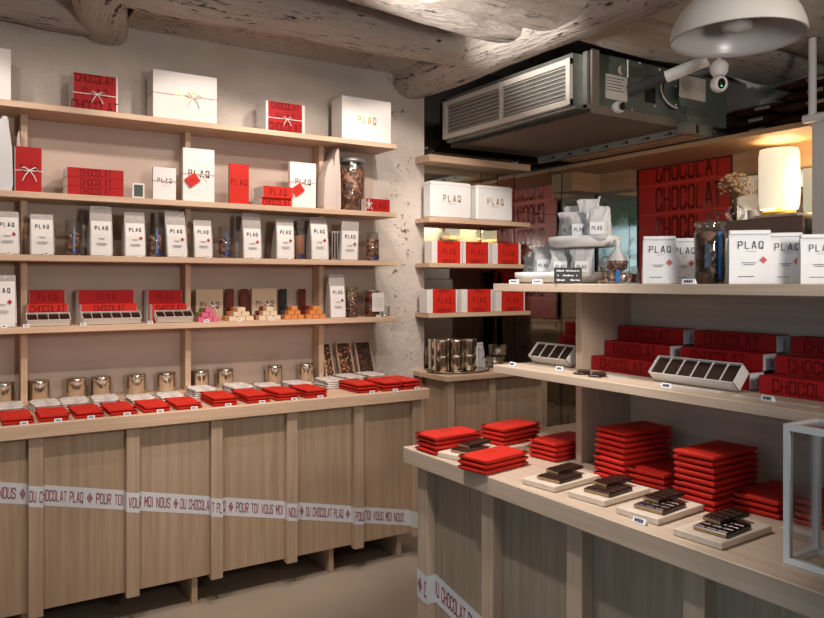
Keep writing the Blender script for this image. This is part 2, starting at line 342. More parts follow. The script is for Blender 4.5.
def T(x=0, y=0, z=0, rz=0, ry=0, rx=0): return Matrix.Translation((x, y, z)) @ Matrix.Rotation(rz, 4, 'Z') @ Matrix.Rotation(ry, 4, 'Y') @ Matrix.Rotation(rx, 4, 'X')

def tag(o, label=None, cat=None, group=None, kind=None):
    if label: o['label'] = label
    if cat: o['category'] = cat
    if group: o['group'] = group
    if kind: o['kind'] = kind
    return o
def root(name, loc, label, cat, group=None, rz=0):
    o = bpy.data.objects.new(name, None); COL.objects.link(o); o.location = loc; o.rotation_euler = (0, 0, rz); o.empty_display_size = .03
    return tag(o, label, cat, group)
KIDS = {}
def dup(src, loc, rz=0, label=None, group=None, scale=None):
    r = src.copy(); COL.objects.link(r); r.location = loc; r.rotation_euler = (0, 0, rz)
    if scale: r.scale = scale
    if label: r['label'] = label
    if group: r['group'] = group
    for ch in [c for c in COL.objects if c.parent == src]:
        c = ch.copy(); COL.objects.link(c); c.parent = r
        for g in [q for q in COL.objects if q.parent == ch]:
            d = g.copy(); COL.objects.link(d); d.parent = c
    return r
def struct(name, mb, **k): return tag(mb.build(name, **k), kind='structure')
ORD = ['first', 'second', 'third', 'fourth', 'fifth', 'sixth', 'seventh', 'eighth', 'ninth', 'tenth', 'eleventh', 'twelfth', 'thirteenth']

# ------------------------------------------------------------------ setting
YW = 4.25          # plaster wall behind the long shelves
YM = 4.31          # mirrored alcove wall
XR = 4.5           # right wall
XW = 2.79          # where the plaster wall ends
struct('floor', MB().box(-1.6, XR+.1, -2.8, 4.5, -.06, 0, FLOORM))
struct('ceiling', MB().box(-1.6, XR+.1, -2.8, 4.5, 3.02, 3.1, CEILP))
struct('wall_back', MB().box(-1.6, XW, YW, 4.5, 0, 3.02, PLASTER))
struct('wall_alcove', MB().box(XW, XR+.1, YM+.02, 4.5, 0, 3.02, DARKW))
struct('wall_right', MB().box(XR, XR+.1, -2.8, YM+.02, 0, 3.02, GREYWALL))
struct('wall_front', MB().box(-1.6, XR+.1, -2.9, -2.8, 0, 3.02, OAKX))
wl = MB(); wl.box(-1.4, -1.3, -2.8, -2.4, 0, 3.02, GREYWALL).box(-1.4, -1.3, 1.4, YW, 0, 3.02, GREYWALL).box(-1.4, -1.3, -2.4, 1.4, 0, .7, GREYWALL)
struct('wall_left', wl)
struct('trim_1', MB().box(-1.4, -1.3, -2.4, 1.4, 2.5, 3.02, TEAL))
wf = MB()
for y in (-2.4, -1.15, .1, 1.35): wf.box(-1.39, -1.31, y, y+.05, .7, 2.5, TEAL)
wf.box(-1.39, -1.31, -2.4, 1.4, .7, .76, TEAL).box(-1.39, -1.31, -2.4, 1.4, 1.95, 2.0, TEAL)
w = struct('window_1', wf); MB().box(-1.355, -1.35, -2.38, 1.38, .75, 2.5, GLASS).build('pane', w)

def log(name, p0, p1, r0, r1, mat, sq=.75, seed=0, vz=1, amp=.10, n=40, seg=110):
    """an old hewn beam: squared section, wavy and lumpy along its length"""
    p0, p1 = Vector(p0), Vector(p1); t = (p1-p0).normalized(); a = Vector((0, 0, 1)).cross(t).normalized(); b = t.cross(a); rings = []
    for i in range(seg+1):
        s = i/seg; c = p0.lerp(p1, s); r = r0+(r1-r0)*s
        c = c+a*.03*noise.noise(Vector((s*3, seed, 0)))+b*.03*noise.noise(Vector((s*3, seed, 5)))
        endf = 1 if 0 < i < seg else .93
        ring = []
        for k in range(n):
            th = 2*PI*k/n; cx, sx = math.cos(th), math.sin(th)
            q = (abs(cx)**3+abs(sx)**3)**(-1/3)*sq+(1-sq)
            L_ = s*(p1-p0).length; m = 1+amp*noise.noise(Vector((L_*3+seed, cx*1.6, sx*1.6)))+amp*.45*noise.noise(Vector((L_*8+seed, cx*4, sx*4)))+amp*.25*noise.noise(Vector((L_*14+seed, cx*11, sx*11)))
            ring.append((c+(a*cx+b*sx*vz)*r*q*m*endf)[:])
        rings.append(ring)
    return struct(name, MB().loft(rings, mat))
log('trim_2', (.79, 4.5, 2.89), (.54, 3.0, 2.93), .105, .15, BEAMY, .93, 1, amp=.06)
log('trim_3', (.72, 3.56, 2.965), (2.80, 3.60, 2.955), .17, .155, BEAMX, .85, 7, amp=.07)
log('trim_4', (.6, 2.97, 2.98), (2.66, 3.08, 2.955), .165, .15, BEAMX, .7, 13, amp=.09)
log('trim_5', (2.68, 4.5, 2.91), (2.72, .5, 2.91), .145, .17, BEAMY, .8, 21, amp=.05)
log('trim_6', (-1.3, 4.08, 2.975), (.78, 4.12, 2.95), .15, .15, BEAMX, .8, 31)
log('trim_7', (1.86, 2.70, 2.92), (XR, 2.74, 2.92), .225, .225, BEAMS, .97, 43, .62, .02)
log('trim_8', (1.5, 2.2, 2.95), (XR, 2.24, 2.95), .28, .28, BEAMS, .97, 53, .6, .02)
log('trim_9', (2.5, 1.35, 3.0), (XR, 1.55, 3.0), .27, .27, BEAMX, .6, 63, .8, .05)
struct('trim_10', MB().box(.85, 2.6, 3.85, YW, 2.90, 3.02, CEILP))
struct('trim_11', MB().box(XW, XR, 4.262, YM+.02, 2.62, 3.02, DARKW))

# ------------------------------------------------------------------ long shelving unit on the left
ZS = [2.38, 1.958, 1.66, 1.317]; ZC = .94
YF = 3.97; YD = 4.13; XE = 2.406
u = root('shelving_unit', (1, YF, ZC), 'long pale wooden wall shelving unit with four shelves above the left counter', 'shelving')
def part(mb, name, r, label=None, bevel=0):
    o = mb.build(name, r, bevel=bevel); o.matrix_parent_inverse = Matrix.Translation(-Vector(r.location)); 
    if label: o['label'] = label
    return o
for z in ZS: part(MB().cb(-.6, XE, YF, YW-.012, z-.03, z-.0007, WX, .0015), 'shelf', u)
XD = [-.446, .354, 1.154, 1.956]
zz = [ZC]+sorted(ZS)
for x in XD:
    for a, b in zip(zz[:-1], zz[1:]): part(MB().cb(x, x+.03, YD, YW-.012, a-.0007, b-.03 if b != ZC else b, WZ, .001), 'upright', u)
part(MB().box(-.6, 2.387, YW-.012, YW-.001, ZC-.0005, ZS[0]-.03, BACKP), 'back_board', u)
YCF = 3.48; XCE = 2.322
tag(MB().cb(-.6, XCE, YCF, YW-.002, ZC-.06, ZC-.0012, WX, .003).build('countertop'), 'long pale wooden countertop under the left wall shelves', 'countertop')
cab = root('counter_cabinet', (1, 3.6, 0), 'long left counter base of wooden panels and battens raised on short legs', 'counter')
YB, YP = 3.512, 3.55
XB = [-.05]+[onY(p_, 300, YB).x for p_ in (28.6, 126.6, 211.4, 287.2, 354.6, 413.2)]
for i in range(len(XB)-1):
    part(MB().cb(XB[i]+.01, XB[i+1]+.01, YP, YP+.02, .135, ZC-.06, PANELW, .001), 'panel', cab)
for x in XB: part(MB().cb(x, x+.056, YB, YP, .12, ZC-.06, BATTEN, .0015), 'batten', cab)
part(MB().box(2.26, 2.28, YP+.02, YW-.01, .135, ZC-.06, PANELW), 'side_panel', cab)
for x in (.31, 1.03, 1.75, 2.17): part(MB().cb(x, x+.028, YP+.03, 4.15, 0, .16, BATTEN, .001), 'leg', cab)
part(MB().box(-.1, 2.26, YP+.02, YW-.02, .135, .155, PANELW), 'bottom_board', cab)
# printed tape that runs over battens and panels
tp = MB(); TW = .088
def tz(x): return .664-.220*(x-.2)
edges = sorted([-.1]+[e for x in XB[1:] for e in (x, x+.056)]+[2.282])
def ty(x): return YB-.0008 if any(b-1e-6 <= x <= b+.056+1e-6 for b in XB) else YP-.0008
for a, b in zip(edges[:-1], edges[1:]):
    y = ty((a+b)/2)
    tp.quad((a, y, tz(a)-TW/2), (b, y, tz(b)-TW/2), (b, y, tz(b)+TW/2), (a, y, tz(a)+TW/2), TAPE)
for x in XB[1:]:
    for e, g_ in ((x, -.0008), (x+.056, .0008)): tp.quad((e+g_, YB-.0008, tz(e)-TW/2), (e+g_, YP, tz(e)-TW/2), (e+g_, YP, tz(e)+TW/2), (e+g_, YB-.0008, tz(e)+TW/2), TAPE)
hh = .043; xs = .305-.64
for k in range(5):
    for st, L in (('* DU CHOCOLAT PLAQ', .262), ('* POUR TOI VOUS MOI NOUS', .374)):
        wr = .45; sc = (L-.018)/text_w(st, hh, wr, .2)
        def pl(p, c0, xs=xs, sc=sc):
            x = xs+p.x*sc; xm = xs+c0.x*sc; return Vector((x, ty(xm)-.0008, tz(x)+p.y))
        if xs+L < 2.4 and xs > -.1: text(tp, st, hh, (0, 0, 0), (1, 0, 0), (0, 0, 1), CREDINK, .13, wr, .2, True, place=lambda p, c0, f=pl, hw=text_w(st, hh, wr, .2)/2: f(p+Vector((hw, 0)), c0+Vector((hw, 0))), slant=.08)
        xs += L
part(tp, 'printed_tape', cab, 'white tape with dark red lettering')

# ------------------------------------------------------------------ corner counter, alcove shelves, mirrors, canopy
XK, YK = 2.70, 3.85
tag(MB().cb(XK, 3.60, YK, YM, ZC-.035, ZC-.0007, WX, .003).build('countertop'), 'short pale wooden worktop of the corner cabinet in front of the mirrors', 'countertop')
kc = root('corner_cabinet', (3.1, 4, 0), 'low wooden corner cabinet with panels and battens beside the mirrored wall', 'cabinet')
part(MB().box(XK+.06, 3.53, YK+.06, YM, 0, ZC-.035, PANELW), 'panel', kc)
for x in (XK+.03, 3.06, 3.51): part(MB().cb(x, x+.05, YK+.03, YK+.07, .03, ZC-.035, BATTEN, .0015), 'batten', kc)
part(MB().cb(XK+.03, XK+.07, 4.2, 4.245, .03, ZC-.035, BATTEN, .0015), 'batten', kc)
for z, d, lb in ((2.364, .045, 'pale wooden cap shelf topping the mirrored alcove'), (1.952, .03, 'alcove shelf carrying the two white tins'),
                 (1.655, .028, 'alcove shelf carrying the upper row of red boxes'), (1.325, .028, 'lowest alcove shelf carrying the lower row of red boxes')):
    s = MB().cb(2.625, XW-.002, 4.08, YW-.001, z-d, z, WX, .0015)
    xe = 3.585
    s = MB(); y0 = 4.08
    P = [(2.716, y0), (xe, y0), (xe, YM), (XW+.001, YM), (XW+.001, YW-.002), (2.716, YW-.002)]
    s.loft([[(x, y, z-d) for x, y in P], [(x, y, z-.0007) for x, y in P]], WX, smooth=False)
    tag(s.build('wall_shelf'), lb, 'shelf', 'alcove shelves')
mx_ = [2.80, 3.32, 3.47, 3.63, 4.108, 4.495]; mz = [[.95, 1.55, 2.06, 2.62], [.95, 1.60, 2.62], [.95, 1.60, 2.62], [.30, 1.22, 2.05, 2.62], [.30, 1.25, 2.62]]
NM = ['beside the plaster wall edge', 'narrow and left of the black joint', 'narrow and right of the black joint', 'reflecting the red lettered panel', 'in the room corner']
LV = ['low', 'middle', 'high']
k = 0
for i in range(5):
    zs_ = mz[i]
    for j in range(len(zs_)-1):
        a, b, c, d = mx_[i]+.004, mx_[i+1]-.004, zs_[j]+.002, zs_[j+1]-.002
        tilt = [.004, -.01, .012, 0, .0][i]*(1 if j % 2 else -1)
        m = MB().box(-(b-a)/2, (b-a)/2, -.003, .003, -(d-c)/2, (d-c)/2, MIRROR)
        lv = LV[j] if len(zs_) == 4 else ('low', 'high')[j]
        tag(m.build('mirror_panel', loc=((a+b)/2, YM+.006, (c+d)/2), rot=(tilt*.4, 0, tilt)), lv+' antique mirror panel on the alcove wall, '+NM[i], 'mirror', 'alcove mirror panels')
for n_, (y0, y1, z0, z1) in enumerate([(3.90, 4.29, 1.45, 2.36), (3.90, 4.29, .3, 1.44), (2.32, 3.06, .3, 2.24), (3.07, 3.89, .3, 1.21)]):
    m = MB().box(-.003, .003, -(y1-y0)/2, (y1-y0)/2, -(z1-z0)/2, (z1-z0)/2, MIRROR)
    tag(m.build('mirror_panel', loc=(XR-.01, (y0+y1)/2, (z0+z1)/2), rot=(0, 0, 0)), ['tall mirror panel between room corner and red panel', 'lower mirror panel near the room corner behind the counter', 'mirror panel on the right wall behind the lamp', 'mirror panel on the right wall beneath the red panel'][n_], 'mirror', 'right wall mirror panels')
struct('trim_12', MB().cb(3.98, XR, 2.29, YM, 2.372, 2.402, OAK, .002))
struct('trim_13', MB().box(4.40, XR-.001, 3.89, YM, 2.23, 2.372, OAK).box(4.11, 4.40, 4.20, YM, 2.23, 2.372, OAKX))
struct('trim_14', MB().box(4.44, XR-.001, 2.29, 3.06, 2.23, 2.372, OAK))
struct('trim_15', MB().box(3.85, 3.97, 2.97, 4.05, 2.41, 2.425, OAK))
# red lettered wall panel
rp = root('lettered_wall_panel', (XR-.02, 3.48, 1.8), 'large glossy red wall panel lettered CHOCOLAT in rows beside the lamp', 'wall panel')
pm = MB().box(4.472, XR-.002, 3.09, 3.87, 1.22, 2.365, PANELR)
for z in (2.236, 2.023, 1.81, 1.597, 1.384): pm.quad((4.4712, 3.87, z), (4.4712, 3.09, z), (4.4712, 3.09, z+.006), (4.4712, 3.87, z+.006), PANELEDGE)
for z in (2.13, 1.917, 1.704, 1.491): text(pm, 'CHOCOLAT', .155, (4.4715, 3.44, z), (0, -1, 0), (0, 0, 1), PANELINK, .11, .30, .15)
# the top row is cut by the panel edge: only the lower part of its letters shows
text(pm, 'CHOCOLAT', .155, (0, 0, 0), (1, 0, 0), (0, 0, 1), PANELINK, .11, .30, .15, place=lambda p, c0: Vector((4.4709, 3.44-p.x, min(2.362, 2.343+p.y))))
part(pm, 'lettered_face', rp)
fm = MB()
for y0, y1, z0, z1 in ((3.87, 3.885, 1.21, 2.37), (3.075, 3.09, 1.21, 2.37), (3.075, 3.885, 2.365, 2.3715), (3.075, 3.885, 1.21, 1.22)): fm.box(4.465, XR-.002, y0, y1, z0, z1, BLACK)
part(fm, 'frame', rp, 'thin black frame')

# ------------------------------------------------------------------ island
XI, YI = 1.422, 2.305
tag(MB().cb(XI, 2.40, -.3, YI, ZC-.058, ZC-.0012, IWY, .003).build('countertop'), 'pale wooden island countertop in the right foreground', 'countertop')
ic = root('island_cabinet', (1.9, 1, 0), 'island counter base of wooden panels with vertical battens', 'counter')
YBI = [2.255, 1.885, 1.507, 1.129, .751, .373]
for i in range(len(YBI)-1): part(MB().cb(1.492, 1.512, YBI[i+1], YBI[i], .02, ZC-.058, IPANEL, .001), 'panel', ic)
for y in YBI: part(MB().cb(1.452, 1.492, y-.058, y, 0, ZC-.058, IWZ, .0015), 'batten', ic)
part(MB().box(1.512, 2.35, 2.22, 2.25, .02, ZC-.058, IPANEL), 'side_panel', ic)
part(MB().box(2.33, 2.35, -.2, 2.22, .02, ZC-.058, IPANEL), 'side_panel', ic)
tp = MB(); TW = .1
def tz2(y): return .452-.2*(2.2-y)
edges = sorted([e for y in YBI[:3] for e in (y, y-.058)])
def tx2(y): return 1.452-.0008 if any(b-.058-1e-6 <= y <= b+1e-6 for b in YBI) else 1.492-.0008
for a, b in zip(edges[:-1], edges[1:]):
    x = tx2((a+b)/2); tp.quad((x, b, tz2(b)-TW/2), (x, a, tz2(a)-TW/2), (x, a, tz2(a)+TW/2), (x, b, tz2(b)+TW/2), TAPE)
for e0 in YBI[:3]:
    for e, g_ in ((e0, .0008), (e0-.058, -.0008)): tp.quad((1.4512, e+g_, tz2(e)-TW/2), (1.492, e+g_, tz2(e)-TW/2), (1.492, e+g_, tz2(e)+TW/2), (1.4512, e+g_, tz2(e)+TW/2), TAPE)
ys = 2.25
for st, L in (('* DU CHOCOLAT PLAQ', .33), ('* POUR TOI VOUS', .33)):
    sc = (L-.02)/text_w(st, .048, .45, .2); hw = text_w(st, .048, .45, .2)/2
    def pl(p, c0, ys=ys, sc=sc, hw=hw):
        y = ys-(p.x+hw)*sc; ym = ys-(c0.x+hw)*sc; return Vector((tx2(ym)-.0008, y, tz2(y)+p.y))
    text(tp, st, .048, (0, 0, 0), (1, 0, 0), (0, 0, 1), CREDINK, .13, .45, .2, True, place=pl, slant=.08); ys -= L
part(tp, 'printed_tape', ic, 'white tape with dark red lettering')
ZM, ZT = 1.243, 1.525; XS, YS = 1.638, 2.059; XBK = 2.012
iu = root('shelving_unit', (1.8, 1.2, ZC), 'pale wooden two shelf unit standing on the island countertop', 'shelving')
part(MB().cb(XS, XBK+.02, .2, YS, ZT-.027, ZT-.0007, IWY, .0015), 'shelf', iu)
part(MB().cb(XS, XBK+.02, .2, YS, ZM-.027, ZM-.0007, IWY, .0015), 'shelf', iu)
for y in (1.776, .25):
    part(MB().cb(1.779, XBK, y, y+.027, ZC, ZM-.027, IWZ, .001), 'upright', iu); part(MB().cb(1.779, XBK, y, y+.027, ZM, ZT-.027, IWZ, .001), 'upright', iu)
part(MB().box(XBK, XBK+.018, .2, 1.803, ZC, ZM-.027, IWY).box(XBK, XBK+.018, .2, 1.803, ZM, ZT-.027, IWY), 'back_board', iu)

# ------------------------------------------------------------------ air conditioner
ac = root('ducted_air_conditioner', (3.5, 3.6, 2.45), 'grey ceiling air conditioning unit with a long louvred outlet under the beams', 'air conditioner')
casing = part(MB().box(3.03, 4.1, 2.95, 4.2, 2.50, 2.79, ACGREEN), 'casing', ac)
def sub(mb, name, p): return mb.build(name, p)
part(MB().box(3.0, 4.1, 2.94, 4.21, 2.452, 2.50, ACBOT), 'underside_tray', ac)
part(MB().box(2.985, 3.0, 2.93, 4.21, 2.452, 2.47, BLACK).box(2.94, 3.0, 2.98, 4.2, 2.475, 2.488, STEEL), 'lower_lip', ac)
part(MB().box(2.925, 3.03, 2.985, 4.19, 2.49, 2.775, STEEL), 'duct_neck', ac)
part(MB().box(3.02, 3.075, 2.935, 2.95, 2.49, 2.80, ACBOT).box(3.0, 3.02, 2.955, 2.985, 2.48, 2.79, STEEL), 'flange', ac)
g = MB(); y0, y1, z0, z1 = 2.985, 4.19, 2.492, 2.745
g.box(2.905, 2.926, y0, y1, z0, z0+.032, LOUV).box(2.905, 2.926, y0, y1, z1-.032, z1, LOUV).box(2.90, 2.926, y0, y0+.03, z0, z1, LOUV).box(2.90, 2.926, y1-.03, y1, z0, z1, LOUV)
g.box(2.90, 2.926, 3.575, 3.59, z0, z1, LOUV).box(2.93, 2.932, y0, y1, z0, z1, BLACK)
for i in range(8):
    zc = z0+.043+i*.0238; g.box(-.010, .010, y0+.03, y1-.03, -.0015, .0015, LOUV, T(2.914, 0, zc, ry=-.25))
part(g, 'louvred_grille', ac, 'beige louvred outlet grille')
def acx(px, py, Y=2.949): return onY(px, py, Y)
pA, pB = acx(605, 98), acx(627, 78)
nm = MB().box(pA.x, pB.x, 2.946, 2.9495, pA.z, pB.z, LOUV)
for i in range(5): nm.box(pA.x+.01, pB.x-.03-.02*(i % 2), 2.945, 2.946, pB.z-.02-i*.017, pB.z-.016-i*.017, INK)
sub(nm, 'rating_plate', casing)
ebox = part(MB().box(3.73, 4.1, 2.87, 2.949, 2.47, 2.74, ACGREEN), 'electric_box', ac)
eb = MB(); pA, pB = acx(679, 97, 2.87), acx(705, 80, 2.87); eb.box(pA.x, pB.x, 2.866, 2.869, pA.z, pB.z, LOUV)
for i in range(6): eb.box(pA.x+.01, pB.x-.01, 2.865, 2.866, pB.z-.012-i*.013, pB.z-.009-i*.013, GREYINK)
sub(eb, 'instruction_sheet', ebox)
hw_ = MB(); pc = acx(694, 112, 2.87); text(hw_, 'GR20PS A', .04, (pc.x, 2.8695, pc.z), (1, 0, 0), (0, 0, 1), INK, .1, .5, .3, slant=.1); sub(hw_, 'handwritten_mark', ebox)
part(MB().box(3.72, 3.95, 2.86, 2.935, 2.406, 2.469, STEEL).box(3.80, 3.82, 2.855, 2.86, 2.41, 2.46, BLACK), 'bracket', ac, 'pale steel bracket')
pc = acx(618, 108, 2.93)
part(MB().lathe([(.0, -.03), (.028, -.025), (.034, 0), (.03, .02)], WHITEC, T(pc.x-.01, 2.92, pc.z, rx=PI/2)).lathe([(.022, 0), (.001, .003)], BLACK, T(pc.x-.01, 2.889, pc.z, rx=PI/2), 16), 'drain_outlet', ac, 'small white round outlet')
fh = MB(); pA, pB = acx(645, 102), acx(655, 88); fh.box(pA.x, pB.x, 2.945, 2.9495, pA.z, pB.z, BLACK)
sub(fh, 'fan_opening', casing)
p1, p2, p3 = onY(628, 91, 2.94), onY(666, 77, 2.80), onY(708, 60, 2.60)
part(MB().tube([p1, p1.lerp(p2, .5), p2], .032, DARKG, 12), 'insulated_pipe', ac, 'dark foam insulated pipe')
part(MB().tube([p2, p2.lerp(p3, .5), p3], .034, WHITEC, 12), 'insulated_pipe', ac, 'white wrapped pipe')
wr_ = MB()
for i in range(5):
    pts = []
    for t_ in range(13):
        a = PI*.5+PI*t_/12; c = acx(672, 95); pts.append((c.x+(.12+.012*i)*math.cos(a)*.9, 2.93-.006*i, c.z+.005*i+(.09+.004*i)*math.sin(a)))
    wr_.tube(pts, .0035, BLACK if i < 3 else LOUV, 6)
part(wr_, 'cable_loop', ac)
vl = MB(); c = acx(624, 70); vl.tube([(c.x, 2.92, c.z+.05), (c.x, 2.92, c.z-.05)], .007, STEEL).lathe([(.03, 0), (.03, .02)], ACBOT, T(c.x-.03, 2.94, c.z-.01, rx=PI/2), 12)
for px_, py_ in ((640, 63), (655, 106), (632, 110), (660, 70), (676, 86), (676, 105), (712, 75), (712, 128)):
    q = acx(px_, py_, 2.949 if px_ < 672 else 2.87); part(MB().lathe([(.006, 0), (.004, .003)], LOUV, T(q.x, q.y, q.z, rx=PI/2), 8), 'screw', ac)
part(vl, 'valve', ac)
ra = MB().box(3.76, 3.80, 2.97, 4.2, 2.406, 2.45, STEEL)
for i in range(7): ra.box(3.7595, 3.7596, 3.0+i*.17, 3.03+i*.17, 2.42, 2.436, BLACK).box(3.7595, 3.7596, 3.04+i*.17, 3.055+i*.17, 2.42, 2.43, BLACK)
tag(ra.build('slotted_rail'), 'slotted steel support rail beneath the air conditioner', 'rail')
sc_ = onZ(719, 84, 2.50); 
scam = root('security_camera', (sc_.x, sc_.y, 2.56), 'small white round security camera hanging beside the air conditioner', 'security camera')
zc = H_EYE+198*(.5352*sc_.x+.8447*sc_.y)/753
d0 = Vector((-.5352, -.8447, -.15))
cm = MB(); M_ = Matrix.Translation((0, 0, zc-2.56)) @ d0.to_track_quat('Z', 'Y').to_matrix().to_4x4()
cm.lathe([(.001, -.04), (.025, -.034), (.04, -.015), (.042, .0), (.038, .018), (.03, .028)], WHITEC, M_, 24); cm.build('camera_head', scam)
MB().lathe([(.024, .0285), (.026, .031), (.001, .034)], LENS, M_, 20, sx=.7).build('lens', scam)
MB().lathe([(.003, .034), (.001, .037)], LED, M_ @ T(0, -.012, 0), 8).build('indicator_light', scam)
MB().lathe([(.03, zc-2.52), (.042, zc-2.50), (.045, zc-2.47), (.03, zc-2.45), (.012, zc-2.44), (.012, .22)], WHITEC).build('mount', scam)

# ------------------------------------------------------------------ pendant lamp and white pipe
PL = Vector((2.249, 1.534, 2.337))
pd = root('pendant_lamp', PL, 'large pale grey dome pendant lamp hanging at the top right', 'pendant lamp')
R_ = .212
pr = [(R_*math.sin(t_), .175*math.cos(t_)) for t_ in [PI/2*i/12 for i in range(12, 0, -1)]]+[(.03, .175), (.03, .21)]
MB().loft([[(r*math.cos(2*PI*i/40), r*math.sin(2*PI*i/40), z) for i in range(40)] for r, z in pr], LAMPW, cap=False).build('shade', pd)
MB().loft([[((r-.004 if r > .02 else r)*math.cos(2*PI*i/40), (r-.004)*math.sin(2*PI*i/40), z-.003) for i in range(40)] for r, z in [(R_+.003, .003)]+pr[:-1]], LAMPIN, cap=False).build('shade_lining', pd)
MB().lathe([(.03, .10), (.05, .06), (.045, .03), (.0, .02)], LAMPIN, n=20).build('lamp_holder', pd)
MB().tube([(0, 0, .2), (0, 0, .5)], .006, WHITEC).build('cord', pd)
wp = MB(); a = onX(812.5, 40, 3.85); b = onX(812.5, 117, 3.85)
wp.tube([(3.85, a.y, 2.8), (3.85, b.y, b.z)], .0195, WHITEC, 14).tube([(3.85, b.y+.045, b.z-.005), (3.85, b.y-.25, b.z-.005)], .022, WHITEC, 14)
tag(wp.build('drain_pipe'), 'white plastic pipe with elbow coming down at the right edge', 'pipe')
tag(MB().cb(3.99, XR, 1.5, 2.275, 1.77, 2.40, WHITEC, .004).build('wall_cabinet'), 'white wall cabinet at the right edge beside the lamp', 'cabinet')

# ------------------------------------------------------------------ console, table lamp, vase, cup
XC_ = 4.0
cn = root('tall_console', (4.2, 2.6, 0), 'taupe lacquered tall console behind the island carrying lamp and vase', 'console')
part(MB().cb(XC_, 4.42, 2.33, 2.98, 0, 1.895, TAUPE, .003), 'body', cn)
part(MB().box(4.03, 4.42, 2.325, 2.33, .1, 1.88, LENS), 'glass_side', cn)
tag(MB().cb(XC_-.005, XC_+.24, 2.36, 2.62, 1.896, 1.912, PAPERP, .002).build('magazine'), 'pale pink magazine lying under the table lamp', 'magazine')
tl = root('table_lamp', (4.25, 2.62, 1.913), 'glowing cylindrical fabric table lamp on the taupe console', 'lamp')
sh = MB().loft([[(r*math.cos(2*PI*i/36), r*math.sin(2*PI*i/36), z) for i in range(36)] for r, z in ((.105, .05), (.112, .09), (.112, .37), (.105, .405))], SHADE, cap=False)
sh.build('shade', tl)
MB().lathe([(.09, 0), (.095, .02), (.09, .04), (.02, .045), (.015, .16)], GOLD, n=30).build('base', tl, )['label'] = 'brass base'
MB().lathe([(.001, .15), (.03, .18), (.035, .21), (.02, .24), (.001, .25)], BULB, n=16).build('bulb', tl)
light('POINT', 'table_lamp_glow', (4.25, 2.62, 2.2), None, 1.8, (1, .80, .56), shadow_soft_size=.05)
light('POINT', 'table_lamp_glow_low', (4.25, 2.46, 2.1), None, 3, (1, .78, .50), shadow_soft_size=.05)
c = onX(735, 222, 4.07)
vs_ = root('glass_vase', (4.07, c.y, 1.896), 'round clear glass vase holding dried flowers', 'vase')
MB().lathe([(.03, 0), (.05, .02), (.058, .05), (.045, .085), (.018, .10), (.016, .13), (.02, .135)], GLASSB, n=24, cap=False).build('vase_body', vs_)
fl = MB(); fl2 = MB(); rnd = random.Random(3)
TIPS = []
for i in range(90):
    th = rnd.uniform(0, 2*PI); rr = rnd.uniform(.01, .10); h = .20+rnd.uniform(0, .10)-rr*.4
    tip = (rr*math.cos(th), rr*math.sin(th), h); TIPS.append(tip); fl.tube([(0, 0, .02), (rr*.1*math.cos(th), rr*.1*math.sin(th), .14), tip], .0012, STEM, 4)
df = root('dried_flowers', (4.07, c.y, 1.898), 'bunch of pale dried flowers standing in the glass vase', 'dried flowers')
fl.build('stems', df)
for tip in TIPS:
    if tip is TIPS[0]: h0 = fl2.lathe([(.001, -.008), (.011, -.003), (.009, .004), (.001, .007)], FLOWER, n=7).build('flower_head', df, loc=tip)
    else: q = h0.copy(); COL.objects.link(q); q.location = tip; q.scale = [rnd.uniform(.7, 1.3)]*3
c = onX(752, 213, 4.1)
tag(MB().lathe([(.022, 0), (.026, .04), (.028, .06), (.024, .06), (.022, .01)], CERAM, n=20).build('cup', loc=(4.1, c.y, 1.896)), 'small white cup between the vase and the table lamp', 'cup')

# ------------------------------------------------------------------ dark clear bags on the canopy
def pillow(w, d, h, mat, rnd, seal=.02, nx=12, ny=8, ends=True):
    mb = MB(); top = []; bot = []
    for j in range(ny+1):
        for i in range(nx+1):
            u_, v_ = i/nx*2-1, j/ny*2-1
            f = max(0, (1-abs(u_)**3.5))**.6*max(0, (1-abs(v_)**4))**.6
            n_ = noise.noise(Vector((u_*3+rnd, v_*3, rnd)))*.18*f
            top.append((u_*w/2, v_*d/2, h/2+(f*(1+n_))*h/2)); bot.append((u_*w/2, v_*d/2, h/2-f*h/2))
    fs = [(j*(nx+1)+i, j*(nx+1)+i+1, (j+1)*(nx+1)+i+1, (j+1)*(nx+1)+i) for j in range(ny) for i in range(nx)]
    mb.add(top, fs, mat, smooth=True); mb.add(bot, [f[::-1] for f in fs], mat, smooth=True); return mb
TAGC = plain('tan paper tag', (.30, .25, .20), .6)
DKBAG = plain('dark packed chocolate', (.045, .022, .014), .22, bump=.9, bscale=28, var=.5, vscale=16)
spots = [(4.25, 2.73, 0, 'left stack'), (4.26, 2.74, 1, 'left stack'), (4.27, 2.72, 2, 'left stack'), (4.13, 2.32, 0, 'right stack'), (4.12, 2.31, 1, 'right stack'), (4.14, 2.30, 2, 'right stack'), (4.15, 2.32, 3, 'right stack')]
bg0 = None
for i, (x, y, k, s_) in enumerate(spots):
    lb = '%s dark filled clear bag in the %s on the wooden canopy' % (['lowest', 'second lowest', 'third', 'topmost'][k], s_)
    if k == 2 and 'left' in s_: lb = 'topmost dark filled clear bag in the left stack on the wooden canopy'
    loc = (x, y, 2.404+k*.0655)
    if bg0 is None:
        bg0 = root('chocolate_bag', loc, lb, 'bag', 'dark bags stored on the canopy')
        pillow(.26, .40, .062, DKBAG, 1).build('bag_body', bg0)
        l = MB().box(-.128, -.124, -.09, .0, .020, .037, TAGC)
        for q in range(5): l.box(-.129, -.128, -.09+q*.02, -.078+q*.02, .026, .034, GREYINK)
        l.build('label', bg0)
    else: dup(bg0, loc, .05*((i*37 % 5)-2), lb)

